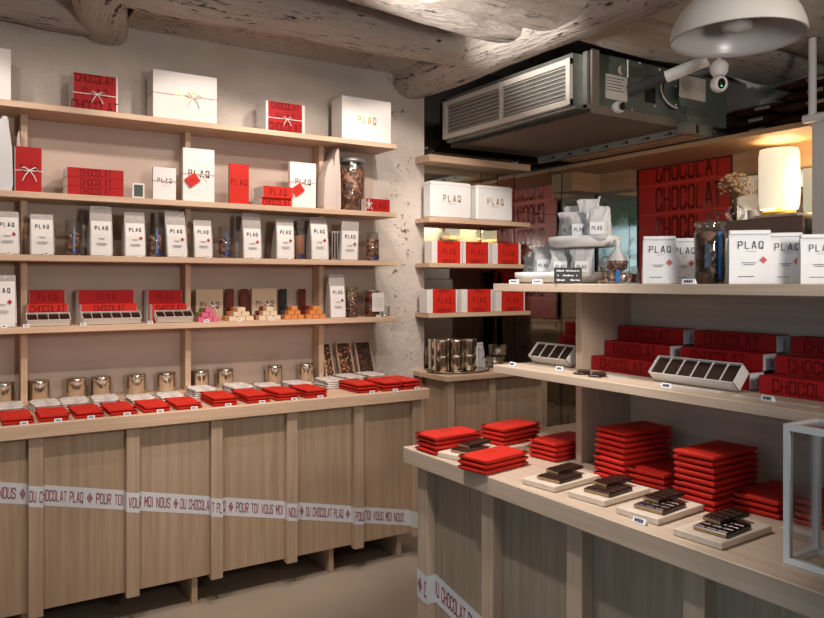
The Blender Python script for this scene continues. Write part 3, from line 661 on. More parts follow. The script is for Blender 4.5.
# ------------------------------------------------------------------ product makers
def small_print(mb, x0, x1, y, z, h=.003, mat=GREYINK): mb.quad((x0, y, z), (x1, y, z), (x1, y, z+h), (x0, y, z+h), mat)
def pouch(X0, X1, yt_h, zb, Y, label, top=.22, d=.07, group='white labelled pouches on the middle shelf', diamond=True, lean=0, rz=0, body=PLAST):
    w = X1-X0; h = yt_h
    r = root('product_pouch', ((X0+X1)/2, Y+d/2, zb), label, 'pouch', group, rz)
    b = MB(); rings = []
    for z, ww, dd in ((0, w*.96, d), (h*.08, w, d*1.05), (h*.45, w*.98, d*.85), (h*.75, w*.96, d*.4), (h*.93, w*.94, .008), (h, w*.94, .006)):
        yc = d/2-.0; rings.append([(sx*ww/2+lean*z, -d/2+(d-dd)*.35*(1 if 1 else 0)+(0 if sy < 0 else dd), z) for sx, sy in ((-1, -1), (1, -1), (1, 1), (-1, 1))])
    b.loft(rings, body, smooth=False); b.build('pouch_body', r)
    l = MB(); hl = h*(1-top); yf = -d/2-.001
    def fy(z):                                     # front face of the body at height z
        for (za, da), (zb_, db) in zip(((0, d), (h*.08, d*1.05), (h*.45, d*.85), (h*.75, d*.4), (h*.93, .008)), ((h*.08, d*1.05), (h*.45, d*.85), (h*.75, d*.4), (h*.93, .008), (h, .006))):
            if za <= z <= zb_: return -d/2+(d-(da+(db-da)*(z-za)/(zb_-za)))*.35-.0012
        return -d/2
    zs_ = [z for z in (.004, h*.08, h*.45, h*.75) if z < hl]+[hl]
    for a, b2 in zip(zs_[:-1], zs_[1:]):
        l.quad((-w*.44+lean*a, fy(a), a), (w*.44+lean*a, fy(a), a), (w*.44+lean*b2, fy(b2), b2), (-w*.44+lean*b2, fy(b2), b2), WHITE)
    zt = hl*.80; y_ = fy(zt)-.001
    def at(z): return fy(z)-.0012
    text(l, 'PLAQ', w*.17, (lean*zt, at(zt)-.001, zt), (1, 0, 0), (0, .001, 1), INK, .17, .42, .5, off=0)
    for k_, f_ in enumerate((.50, .47, .36, .33, .30)):
        z = hl*f_; hwid = w*(.16, .10, .22, .25, .18)[k_]; small_print(l, -hwid+lean*z, hwid+lean*z, at(z)-.001, z, .0022)
    if diamond: z = hl*.55; text(l, '*', w*.17, (w*.26+lean*z, at(z)-.002, z), (1, 0, 0), (0, 0, 1), REDINK, .17, .8, 0, off=0)
    l.build('label', r)
    return r
def paper_bag(loc, w, h, d, rz, label, group='white paper bags on the island shelf'):
    r = root('paper_bag', loc, label, 'paper bag', group, rz)
    b = MB(); rings = []
    for z, ww, dd, t in ((0, w, d, 0), (h*.03, w*1.01, d*1.02, 0), (h*.4, w*.985, d*.86, .02), (h*.75, w*.95, d*.5, .06), (h*.93, w*.93, d*.16, .12)):
        hx, hy = ww/2, dd/2; oy = (d-dd)/2*.1
        rings.append([(-hx, -hy+oy, z), (hx, -hy+oy, z), (hx*(1-t*1.0)-(.006 if 0 < z < h*.9 else 0), oy, z), (hx, hy+oy, z), (-hx, hy+oy, z), (-hx*(1-t*1.0)+(.006 if 0 < z < h*.9 else 0), oy, z)])
    b.loft(rings, PAPERB, smooth=False); b.build('bag_body', r)
    f = MB().cb(-w*.47, w*.47, -d*.08-.004, d*.08+.004, h*.92, h, PAPERB, .002); f.build('folded_top', r)
    l = MB()
    def fy(z):
        pts = [(0, d), (h*.03, d*1.02), (h*.4, d*.86), (h*.75, d*.5), (h*.93, d*.16)]
        for (za, da), (zb_, db) in zip(pts[:-1], pts[1:]):
            if za <= z <= zb_: dd = da+(db-da)*(z-za)/(zb_-za); return -dd/2+(d-dd)/2*.1-.0012
        return -d/2
    z = h*.72; s_ = (fy(h*.74)-fy(h*.66))/(h*.08)
    text(l, 'PLAQ', h*.13, (0, fy(z), z), (1, 0, 0), (0, s_, 1), INK, .13, .5, .42, off=.0008, slant=.06)
    for f_, hw2, xo in ((.60, .12, 0), (.385, .16, -.06), (.35, .12, -.06), (.13, .18, -.12)):
        z = h*f_; small_print(l, w*xo-w*hw2, w*xo+w*hw2, fy(z)-.0012, z, h*.012 if f_ != .6 else .001, INK if f_ < .5 else GREYINK)
    z = h*.44; text(l, '*', h*.115, (w*.27, fy(z)-.002, z), (1, 0, 0), (0, 0, 1), REDINK, .17, .8, 0, off=0)
    l.build('printed_front', r); return r
def bow(mb, x, y, z, s, mat=RIBBON):
    for sx in (-1, 1):
        mb.tube([(x, y, z), (x+sx*s*.6, y-.004, z+s*.35), (x+sx*s, y-.002, z+s*.1), (x+sx*s*.5, y-.003, z-s*.1), (x, y, z)], s*.07, mat, 6)
        mb.tube([(x, y, z), (x+sx*s*.5, y-.004, z-s*.7), (x+sx*s*.75, y-.003, z-s*1.3)], s*.07, mat, 6)
def white_box(pl, pr, yt, Y, zb, depth, label, logo=INK, ribbon=True, tag_=False, lz=.5, lh=.14, mat=WHITE, group='white boxes on the left shelves', bo=True, lr=True):
    a = onY(pl, yt, Y); b = onY(pr, yt, Y); w = b.x-a.x; h = (a.z+onY((pl+pr)/2, yt, Y).z)/2-zb
    r = root('gift_box', ((a.x+b.x)/2, Y, zb), label, 'box', group)
    bm_ = MB().cb(-w/2, w/2, 0, depth, 0, h, mat, .0012)
    if not label.startswith('plain'): text(bm_, 'PLAQ', h*lh if h*lh*2.9 < w*.62 else w*.62/2.9, (0, 0, h*lz), (1, 0, 0), (0, 0, 1), logo, .16, .45, .45, off=.0006)
    if not label.startswith('plain'): bm_.quad((-w*.10, -.0006, h*(lz-.17)), (w*.10, -.0006, h*(lz-.17)), (w*.10, -.0006, h*(lz-.17)+.0015), (-w*.10, -.0006, h*(lz-.17)+.0015), GREYINK if logo == INK else GOLD)
    bm_.build('box_body', r)
    if ribbon:
        rb = MB(); zr = h*(lz-.02)
        for dz, m_ in ((-.0025, RIBBON), (.0008, RIBR)):
            rb.box(-w/2-.001, w/2+.001, -.002, -.0008, zr+dz, zr+dz+.0022, m_).box(-w/2-.0018, -w/2-.0006, -.002, depth, zr+dz, zr+dz+.0022, m_)
        bow(rb, w*.12, -.004, zr, min(w, h)*.16)
        rb.build('ribbon', r)
    if tag_:
        t_ = MB(); t_.box(-.033, .033, -.0015, .0, -.027, .027, RED, T(-w*.22, -.010, h*.40, ry=-.62)); text(t_, 'PLAQ', .010, (-w*.22, -.0118, h*.40), (.8, 0, .6), (-.6, 0, .8), INK, .13, .45, .45); t_.build('gift_tag', r)['label'] = 'small red gift tag'
    return r
def red_box(pl, pr, yt, Y, zb, depth, label, txt='PLAQ', lh=.3, whites=(0, 0), h=None, mat=REDD, rib=False, group='red chocolate boxes on the left shelves', lz=.5, sides=None, extra=None, ink=REDI):
    """white inner box in a red sleeve; whites = visible white strip left and right (share of width)"""
    a = onY(pl, yt, Y); b = onY(pr, yt, Y); w = b.x-a.x; h = h or (a.z+b.z)/2-zb
    r = root('chocolate_box', ((a.x+b.x)/2, Y, zb), label, 'box', group)
    MB().cb(-w/2, w/2, .0008, depth, .0006, h-.0008, sides or WHITE, .001).build('inner_box', r)
    s = MB().cb(-w/2+w*whites[0]+.0012, w/2-w*whites[1]-.0012, 0, depth+.0005, 0, h, mat, .0005)
    if txt: text(s, txt, h*lh, (w*(whites[0]-whites[1])/2, 0, h*lz), (1, 0, 0), (0, 0, 1), ink, .12, .42, .45 if txt == 'PLAQ' else .2)
    if extra:
        for st, zf, lf in extra: text(s, st, h*lf, (w*(whites[0]-whites[1])/2, 0, h*zf), (1, 0, 0), (0, 0, 1), ink, .14, .42, .2)
    s.build('sleeve', r)
    if rib:
        rb = MB(); rb.box(-w/2-.001, w/2+.001, -.002, -.0008, h*.46, h*.46+.004, RIBBON).box(-w/2-.0018, -w/2-.0006, -.002, depth, h*.46, h*.46+.004, RIBBON)
        bow(rb, w*.03, -.004, h*.48, min(w, h)*.26 if rib is True else rib); rb.build('ribbon', r)
    return r
def jar(x, y, z, rad, h, label, fill, fillh=.8, lid=GLASSB, strip=None, group='glass jars on the left shelves', base=None, cat='jar', name='glass_jar'):
    r = root(name, (x, y, z), label, cat, group)
    MB().lathe([(rad*.92, 0), (rad, rad*.12), (rad, h*.80), (rad*.86, h*.88), (rad*.86, h*.93)], GLASSB, n=24, cap=False).build('jar_body', r)
    ri = rad*(.78 if strip and fill == BEANS and fillh < .8 else .92)
    f = MB().lathe([(ri*.9, .003), (ri, .008), (ri, h*fillh*.86), (ri*.7, h*fillh*.9), (.001, h*fillh*.91)], fill, n=20)
    f.build('contents', r)
    MB().lathe([(rad*.9, h*.92), (rad*.97, h*.93), (rad*.97, h*.985), (rad*.85, h), (.001, h)], lid, n=24).build('lid', r)
    if strip:
        s = MB(); 
        for k_, (a0, wd, z0, z1, m_) in enumerate(strip):
            n_ = 5; pts = [(-PI/2-.55+a0+wd*i/n_) for i in range(n_+1)]
            rr = rad*1.006
            for p, q in zip(pts[:-1], pts[1:]): s.quad((rr*math.cos(p), rr*math.sin(p), h*z0), (rr*math.cos(q), rr*math.sin(q), h*z0), (rr*math.cos(q), rr*math.sin(q), h*z1), (rr*math.cos(p), rr*math.sin(p), h*z1), m_)
        s.build('label', r)
    return r
def price_tag(loc, rz, label, w=.026, group='small price tags', s=1):
    w *= s; m = MB(); D, Hh = .012*s, .013*s
    m.add([(-w/2, -D/2, 0), (w/2, -D/2, 0), (w/2, D/2, 0), (-w/2, D/2, 0), (-w/2, 0, Hh), (w/2, 0, Hh)], [(0, 1, 5, 4), (2, 3, 4, 5), (0, 4, 3), (1, 2, 5), (3, 2, 1, 0)], WHITEC)
    for i in range(4):
        x0 = -w*.34+i*w*.17; m.quad(*[(x, -D/2*(1-z/Hh)-.0007, z) for x, z in ((x0, Hh*.25), (x0+w*.13, Hh*.25), (x0+w*.13, Hh*.8), (x0, Hh*.8))], NAVY)
    return tag(m.build('price_tag', loc=loc, rot=(0, 0, rz)), label, 'price tag', group)

# ------------------------------------------------------------------ top shelf of the long unit
Z1, Z2, Z3, Z4 = ZS
white_box(-38, 11, 44, 4.02, Z1, .15, 'plain white box cut off by the left edge on the top shelf', ribbon=False)
red_box(73, 118, 75, 4.03, Z1, .15, 'red gift box with white sides tied with ribbon, leftmost on the top shelf', 'PLAQ', .2, (0, .035), rib=.035, extra=[('CHOCOLAT', .88, .2), ('CHOCOLAT', .16, .24)], lz=.52, ink=REDI)
white_box(153, 217, 71, 4.03, Z1, .13, 'large white gift box with ribbon and gold letters on the top shelf', GOLD, lz=.55, lh=.13)
red_box(266, 305, 103, 4.03, Z1, .15, 'smaller red gift box tied with white ribbon, mid top shelf', 'PLAQ', .2, (.05, .07), rib=.03, extra=[('CHOCOLAT', .88, .2), ('CHOCOLAT', .2, .24)], lz=.54)
white_box(342, 391, 97, 4.01, Z1, .14, 'white box with gold letters and no ribbon at the right end of the top shelf', GOLD, ribbon=False, lz=.5, lh=.15)
# second shelf
def bag_side(pl, pr, yt, Y, z, label, mat, name='paper_bag', d=.12):
    a = onY(pl, yt, Y); b = onY(pr, yt, Y); w = b.x-a.x; h = a.z-z
    r = root(name, ((a.x+b.x)/2, Y+d/2, z), label, 'bag', 'bags standing on the second shelf')
    rings = [[(sx*ww/2+ox, sy*dd/2, zz_) for sx, sy in ((-1, -1), (0, -1.04), (1, -1), (1, 1), (-1, 1))] for zz_, ww, dd, ox in ((0, w*.9, d, 0), (h*.1, w, d, 0), (h*.6, w*.9, d*.95, .002), (h*.9, w*.5, d*.9, w*.1), (h, w*.25, d*.9, w*.2))]
    MB().loft(rings, mat, smooth=False).build('bag_body', r)
    MB().cb(-w*.1+w*.2, w*.1+w*.2, -d*.47, d*.47, h*.97, h*1.03, mat, .002).build('folded_top', r); return r
bag_side(-14, 13, 116, 4.0, Z2, 'tall grey white bag at the left edge of the second shelf', PAPERB)
bag_side(15, 21, 132, 4.08, Z2, 'slim cream bag behind the red ribboned box on the second shelf', PAPERP, d=.07)
r = red_box(15, 42, 147, 3.99, Z2, .035, 'upright red box tied with a white ribbon, leftmost red box on the second shelf', 'PLAQ', .11, (0, 0), rib=.04, lz=.55)
for i in range(3):
    zb = Z2+i*.046
    red_box(67, 124, 166, 4.02, zb, .16, ['lowest', 'middle', 'top'][i]+' long red CHOCOLAT box in the stack of three on the second shelf', 'CHOCOLAT', .68, (0, 0), h=.045, group='stack of three long red boxes')
a = onY(138.5, 183, 4.03)
th = root('digital_thermometer', (a.x, 4.03, Z2), 'tiny white digital thermometer with dark green screen on the second shelf', 'thermometer')
MB().cb(-.031, .031, 0, .015, 0, a.z-Z2, WHITE, .003).build('casing', th); MB().box(-.022, .022, -.0012, 0, .012, a.z-Z2-.01, LCD).build('screen', th)
white_box(153, 176, 167, 4.02, Z2, .02, 'small white gift box with ribbon next to the thermometer', lz=.60, lh=.13)
white_box(183, 214.5, 148, 4.02, Z2, .03, 'tall white gift box with red tag left of centre on the second shelf', lz=.53, lh=.12, tag_=True)
red_box(229, 249, 164, 4.03, Z2, .012, 'slim upright orange red box without ribbon on the second shelf', 'PLAQ', .13, mat=RED, lz=.55, sides=CHOC)
red_box(261, 292, 197, 4.02, Z2, .14, 'short red CHOCOLAT box lying under another on the second shelf', 'CHOCOLAT', .7, h=.047, mat=RED)
red_box(263, 293, 183, 4.01, Z2+.048, .14, 'short red PLAQ box on top of the short CHOCOLAT box', 'PLAQ', .5, h=.065, mat=RED)
white_box(290, 316, 162, 4.06, Z2, .03, 'white gift box with ribbon and red tag, rightmost on the second shelf', lz=.58, lh=.11, tag_=True)
bag_side(324, 336, 160, 4.0, Z2, 'short pinkish white paper bag right of the third upright', PAPERP, d=.10)
bag_side(333, 341, 149, 4.02, Z2, 'tall narrow pinkish white paper bag beside the bean jar', PAPERP, d=.14)
a = onY(355, 158, 4.08); jar(a.x, 4.14, Z2, .090, a.z-Z2, 'big glass jar full of cocoa beans at the right of the second shelf', BEANS, .92, LID)
r = red_box(366, 390, 199, 3.99, Z2, .06, 'small red box with a white bow at the right end of the second shelf', 'PLAQ', .42, (0, 0), lz=.5)
a = onY(369, 205, 3.985)
rb = MB(); bow(rb, 0, 0, 0, .028, WHITE); rb.box(-.002, .002, -.001, .004, -.03, .028, WHITE); part_ = rb.build('bow', r, loc=(a.x-r.location.x, -.006, .045)); part_['label'] = 'white bow'

# ------------------------------------------------------------------ middle shelf: pouches and jars
PO = [(-6, 20, 211, .14, True), (30, 54.5, 214, .13, False), (90, 113, 206, .30, False), (124.5, 146, 212, .25, True), (167, 188, 211, .30, True), (194, 213, 220, .15, True),
      (243, 262, 213, .34, True), (276, 294.5, 219, .16, True), (311, 329, 217, .17, True)]
for i, (pl_, pr_, yt, tp_, dm) in enumerate(PO):
    Y = 4.0; a, b = onY(pl_, yt, Y), onY(pr_, yt, Y)
    pouch(a.x, b.x, (a.z+b.z)/2-Z3, Z3, Y, ORD[i]+' white labelled pouch from the left on the middle shelf', tp_, .075, diamond=dm, lean=-.04 if i == 4 else .03 if i in (7,) else 0)
a, b = onY(340, 221, 3.99), onY(358, 221, 3.99)
pouch(a.x, b.x, a.z-Z3, Z3, 3.99, 'tenth labelled pouch from the left, tilted in front of the snack sticks', .24, .03, lean=.06)
for px0, px1, yt, lb in ((83, 91, 212, 'clear film bag behind the third pouch on the middle shelf'), (156, 168, 211, 'clear film bag behind the fifth pouch on the middle shelf'), (236, 246, 216, 'clear film bag behind the seventh pouch on the middle shelf'), (299, 313, 220, 'clear film bag behind the ninth pouch on the middle shelf')):
    a, b = onY(px0, yt, 4.12), onY(px1, yt, 4.12); w = b.x-a.x; h = a.z-Z3
    tag(MB().loft([[(-w/2, -.03, 0), (w/2, -.03, 0), (w/2, .03, 0), (-w/2, .03, 0)], [(-w/2, -.02, h*.6), (w/2, -.02, h*.6), (w/2, .02, h*.6), (-w/2, .02, h*.6)], [(-w/2, -.002, h), (w/2, -.002, h), (w/2, .002, h), (-w/2, .002, h)]], PLAST, smooth=False).build('film_bag', loc=((a.x+b.x)/2, 4.15, Z3)), lb, 'bag', 'film bags behind the pouches')
BL = [(.45, .20, .12, .78, BLUE), (0, 1.3, .06, .16, NAVY)]
for px0, px1, yt, fill, st, lb in ((65, 82, 220, BEANS, BL, 'glass jar with blue strip between the second and third pouches'), (148, 164.5, 222, BEANS, BL, 'glass jar with blue strip between the fourth and fifth pouches'),
                                   (219, 233, 226, BEANS, BL, 'glass jar with blue strip between the sixth and seventh pouches'), (295, 306, 228, POWDER, [(0, 1.3, .04, .18, NAVY)], 'slim jar of reddish brown powder between the eighth and ninth pouches'),
                                   (368, 380, 232, BEANS, [(0, 1.3, .04, .18, NAVY)], 'small jar of dark beans alone at the right end of the middle shelf')):
    a, b = onY(px0, yt, 4.03), onY(px1, yt, 4.03); jar((a.x+b.x)/2, 4.05, Z3, (b.x-a.x)/2*.98, a.z-Z3, lb, fill, .72 if fill == BEANS and px0 < 300 else .85, strip=st)
for i in range(4):
    a = onY(333.5+i*2.6, 231, 4.03)
    tag(MB().cb(-.0065, .0065, -.006, .006, 0, a.z-Z3, PLAST, .002).box(-.004, .004, -.0075, -.006, .01, a.z-Z3-.012, CHOC).build('snack_stick', loc=(a.x, 4.04, Z3), rot=(0, 0, .1*i)), ORD[i]+' wrapped snack stick from the left beside the tilted pouch', 'snack stick', 'snack sticks')
for i, px in enumerate((9, 46, 107, 139, 183, 208, 256, 288, 322)):
    a = onY(px, 253, 3.983); price_tag((a.x, 3.981, Z3), 0, 'dark printed tag in front of the %s pouch on the middle shelf' % ORD[i], s=.8)

# ------------------------------------------------------------------ fourth shelf
a, b = onY(-14, 275, 3.99), onY(17, 275, 3.99)
pouch(a.x, b.x, a.z-Z4, Z4, 3.99, 'large white pouch cut by the left edge on the fourth shelf', .12, .08, group='pouches on the fourth shelf')
def open_tray(loc, L, wd, dp, n, label, M=None, rz=0, mats=CHOC, group='open trays of chocolates', tilt=0):
    """white carton tray, open on top, with n dark chocolates"""
    r = root('chocolate_tray', loc, label, 'tray of chocolates', group, rz)
    Mx = M or Matrix.Identity(4); t = .002
    b = MB().box(0, L, 0, wd, 0, t, WHITE, Mx).box(0, L, 0, t, 0, dp, WHITE, Mx).box(0, L, wd-t, wd, 0, dp, WHITE, Mx).box(0, t, 0, wd, 0, dp, WHITE, Mx).box(L-t, L, 0, wd, 0, dp, WHITE, Mx)
    for i in range(1, n): x = L*i/n; b.box(x-.0007, x+.0007, t, wd-t, t, dp-.004, TRAYIN, Mx)
    b.build('carton', r)
    for i in range(n): MB().cb(L*i/n+.0022, L*(i+1)/n-.0022, .0035, wd-.0035, t, dp-.006, mats, .002, Mx).build('chocolate', r)
    return r
G = [('first', 29, 65, 27, 68, 27, 71, 4), ('second', 78, 134, 81, 137, 83, 142, 6), ('third', 148, 182, 152, 187, 157, 194, 4)]
for nm_, b0, b1, m0, m1, t0, t1, n in G:
    grp = 'chocolate boxes on the fourth shelf'
    red_box(b0, b1, 290, 4.12, Z4+.0, .09, 'red box standing at the back of the %s tray group' % nm_, 'PLAQ', .16, (0, 0), group=grp, lz=.80)  # deeper red puts the shade at the shelf back into the colour
    zt = (onY((m0+m1)/2, 304, 4.06).z-Z4)
    red_box(m0, m1, 304, 4.055, Z4, .06, 'red CHOCOLAT box behind the %s open tray' % nm_, 'CHOCOLAT', .30, h=zt, group=grp, lz=.78, mat=RED)
    a, b = onY(t0, 320, 3.985), onY(t1, 320, 3.985); L = b.x-a.x
    tl_ = math.radians(32)
    open_tray((a.x, 3.985, Z4), L, .062, .036, n, '%s open white tray of %s chocolates from the left on the fourth shelf' % (nm_, {4: 'four', 6: 'six'}[n]), M=Matrix.Translation((0, .022, .001)) @ Matrix.Rotation(tl_, 4, 'X'))
for i, (p0, p1, yt, nx) in enumerate(((196, 223, 289, 'behind the pink blocks'), (252, 277, 288, 'behind the second pile of cream blocks'))):
    white_box(p0, p1, yt, 4.13, Z4, .02, 'kraft coloured gift box with ribbon '+nx, mat=CREAM, lz=.48, lh=.2, group='kraft boxes on the fourth shelf')
for i, (p0, p1, m_, nx) in enumerate(((226.5, 234, CHOCR, 'right of the first kraft box'), (241, 248, CHOCR, 'left of the second kraft box'), (280, 287, BLACK, 'right of the second kraft box'), (299.5, 306, CHOCR, 'beside the third upright'))):
    a, b = onY(p0, 289, 4.17), onY(p1, 289, 4.17); w = b.x-a.x; h = a.z-Z4
    bm_ = MB().cb(-w/2, w/2, 0, .012, 0, h, m_, .002)
    for q in range(6): bm_.box(-w*.42, w*.42, -.0015, 0, h*(.06+q*.155), h*(.06+q*.155)+h*.12, m_)
    tag(bm_.build('chocolate_bar', loc=((a.x+b.x)/2, 4.17, Z4)), ('black' if m_ == BLACK else 'reddish brown')+' upright chocolate bar '+nx, 'chocolate bar', 'upright bars on the fourth shelf')
PILES = [(197, 220, PINK, GREEN, 'pink and green'), (228, 254, CRM, ORG, 'first cream and orange'), (258, 281, CRM, DKR, 'cream and dark red'), (284, 304, ORG, DKG, 'orange and slate'), (305.5, 326, ORG, DKR, 'orange and dark red')]
blk = {}
for p0, p1, mf, mb_, nm_ in PILES:
    Y = 4.0; a, b = onY(p0+1, 318, Y), onY(p1, 318, Y); bw = (b.x-a.x)/3; bh = .0245; bd = .055
    for row, (m_, yo, xo) in enumerate(((mf, 0, 0), (mb_, .058, -.003))):
        if m_.name not in blk:
            blk[m_.name] = me = MB().cb(-.5, .5, 0, 1, 0, 1, m_, .04)
        for lev in range(3):
            for q in range(3-lev):
                x = a.x+bw*(q+.5+lev*.5)+xo; pos = ['bottom', 'middle', 'top'][lev]
                side = '' if lev == 2 else (['left', 'centre', 'right'][q] if lev == 0 else ['left', 'right'][q])+' '
                lb = '%s%s row block in the %s row of the %s pile' % (side, pos, ['front', 'back'][row], nm_)
                key = m_.name
                if isinstance(blk[key], MB): blk[key] = blk[key].build('wrapped_block'); o = blk[key]; tag(o, lb, 'wrapped chocolate', nm_+' pile')
                else: o = blk[key].copy(); COL.objects.link(o); o['label'] = lb; o['group'] = nm_+' pile'
                o.location = (x, Y+yo, Z4+lev*(bh+.0002)); o.scale = (bw-.0025, bd, bh)
a, b = onY(330, 274, 4.0), onY(346, 274, 4.0)
pouch(a.x, b.x, a.z-Z4, Z4, 4.0, 'white labelled pouch right of the third upright on the fourth shelf', .27, .07, group='pouches on the fourth shelf')
a, b = onY(347, 287, 4.03), onY(359, 287, 4.03); jar((a.x+b.x)/2, 4.05, Z4, (b.x-a.x)/2, a.z-Z4, 'glass jar of cocoa nibs beside the pouch on the fourth shelf', NIBS, .95)
a, b = onY(366, 289, 4.05), onY(381, 289, 4.05); rj = (b.x-a.x)/2*.95
for k in range(2): jar((a.x+b.x)/2, 4.07, Z4+k*.082, rj, .081, ['lower', 'upper'][k]+' brown spread jar of the stacked pair on the fourth shelf', HONEY, .9, LID if k else BLACK)
c_ = MB().box(-.042, .042, -.0008, .0008, 0, .115, WHITE, T((a.x+b.x)/2+.012, 4.07-rj-.007, Z4+.032))
for q in range(5): c_.box(-.03, .03, -.0014, -.0008, .03+q*.012, .032+q*.012, GREYINK, T((a.x+b.x)/2+.012, 4.07-rj-.007, Z4+.032))
tag(c_.build('hanging_card'), 'white printed card leaning on the stacked spread jars', 'card')
a = onY(386, 303, 4.04); tag(MB().lathe([(.026, 0), (.029, .03), (.033, .062), (.030, .062), (.026, .03), (.02, .004)], GLASSB, n=20).build('glass_cup', loc=(a.x, 4.05, Z4)), 'small clear glass cup at the right end of the fourth shelf', 'cup')
for i, (px, nx) in enumerate(((4, 'by the large pouch on the fourth shelf'), (26, 'before the first open tray'), (83, 'before the second open tray'), (150, 'before the third open tray'), (206, 'before the pink blocks'), (239, 'before the first cream blocks'), (271, 'before the second cream blocks'), (378, 'before the spread jars'))):
    a = onY(px, 320, 3.982); price_tag((a.x, 3.978, Z4), 0, 'tiny white price tag '+nx)

# ------------------------------------------------------------------ long counter: tins, grey white packs, red packs
tin0 = None
for i, (px, w) in enumerate(((3, 14), (39, 19), (76, 20), (101, 20), (136, 18), (166, 17), (200, 17), (225, 17), (274, 16), (306, 16))):
    a = onY(px, 380, 4.17); lb = ORD[i]+' shiny metal tin from the left along the wall on the long counter'
    loc = (a.x, 4.172, ZC)
    if tin0 is None:
        tin0 = root('metal_tin', loc, lb, 'tin', 'metal tins along the wall')
        MB().lathe([(.047, 0), (.049, .004), (.049, .088)], SILVER, n=28).build('tin_body', tin0)
        MB().lathe([(.0505, .088), (.0505, .098), (.048, .101), (.001, .101)], SILVER, n=28).build('lid', tin0)
    else: dup(tin0, loc, i*1.7, lb)
def pack_mesh(w, d, h, mat, seed=0, emb=True):
    """flat folded paper packet: undercut lower edge, crisp rim, slightly swollen top"""
    mb = MB(); nx, ny = 6, 6; top = []; e = .0035
    def rg(i_, z): return [(-w/2+i_, -d/2+i_, z), (w/2-i_, -d/2+i_, z), (w/2-i_, d/2-i_, z), (-w/2+i_, d/2-i_, z)]
    mb.loft([rg(e+.002, 0), rg(e, h*.30), rg(0, h*.42), rg(0, h*.80), rg(.001, h*.86)], mat, smooth=False)
    for j in range(ny+1):
        for i in range(nx+1):
            u_, v_ = i/nx*2-1, j/ny*2-1; f = (1-abs(u_)**4)*(1-abs(v_)**4)
            top.append((u_*(w/2-.0008), v_*(d/2-.0008), h*.86+h*.12*f*(1+.5*noise.noise(Vector((u_*2+seed, v_*2, seed))))))
    mb.add(top, [(j*(nx+1)+i, j*(nx+1)+i+1, (j+1)*(nx+1)+i+1, (j+1)*(nx+1)+i) for j in range(ny) for i in range(nx)], mat, smooth=True)
    if emb and mat == RED: text(mb, 'PLAQ', min(w, d)*.13, (0, d*.12, h*1.03), (1, 0, 0), (0, 1, 0), REDI, .10, .45, .5)
    return mb
PKR = pack_mesh(.118, .235, .0135, RED, 3); PKM = pack_mesh(.118, .2, .0105, MARBLE, 5)
pk = None; pw = None
RS = [(17, 426, 2), (54, 422, 2), (89, 418.5, 2), (122, 416, 2), (156, 412.5, 2), (188, 410, 2), (224, 405.5, 3), (257, 402.5, 3), (287, 399.5, 3), (315, 397, 3), (364, 391, 3), (388, 389, 3), (408, 387, 3)]
for i, (px, yb, n) in enumerate(RS):
    a = onY(px+(5 if i > 9 else 2), yb, 3.505)
    X = a.x; 
    for k in range(n):
        pos = ['bottom', 'top'][k] if n == 2 else ['bottom', 'middle', 'top'][k]
        lb = '%s red packet in the %s red stack from the left, long counter' % (pos, ORD[i])
        loc = (X+random.uniform(-.004, .004), 3.505+.1175+random.uniform(0, .006), ZC+k*(.0175 if i > 9 else .0142)); rz = random.uniform(-.03, .03)
        if pk is None: pk = PKR.build('chocolate_packet', loc=loc, rot=(0, 0, rz)); tag(pk, lb, 'chocolate packet', 'red packets on the long counter')
        else: o = pk.copy(); COL.objects.link(o); o.location = loc; o.rotation_euler = (0, 0, rz); o['label'] = lb
GS = [(8, 3), (43, 3), (72, 3), (104, 3), (139, 2), (168, 2), (199, 4), (236, 4), (265, 3), (294, 3), (327, 4), (346, 3), (368, 3)]
for i, (px, n) in enumerate(GS):
    Y = 3.90 if i < 10 else (3.86, 4.03, 4.05)[i-10]; a = onY(px+1, 400, Y)
    for k in range(n):
        lb = '%s pale packet, %s pale stack from the left behind the red stacks' % ((['bottom', 'top'] if n == 2 else ['bottom', 'middle', 'top'] if n == 3 else ['bottom', 'second', 'third', 'top'])[k], ORD[i])
        loc = (a.x+random.uniform(-.006, .006), Y+random.uniform(0, .01)-.02, ZC+k*.0112); rz = random.uniform(-.06, .06)
        if pw is None: pw = PKM.build('chocolate_packet', loc=loc, rot=(0, 0, rz)); tag(pw, lb, 'chocolate packet', 'grey and white packets on the long counter')
        else: o = pw.copy(); COL.objects.link(o); o.location = loc; o.rotation_euler = (0, 0, rz); o['label'] = lb
for i, (px, py) in enumerate(((24, 424), (58, 420.5), (91, 417), (127, 414.5), (160, 411), (194, 408), (228, 404.5), (262, 401.5), (294, 398), (320, 396), (372, 390.5), (395, 388.5), (417, 386))):
    a = onY(px, py, 3.492); price_tag((a.x, 3.490, ZC), 0, 'tiny price tag in front of the %s red stack on the long counter' % ORD[i], .03)
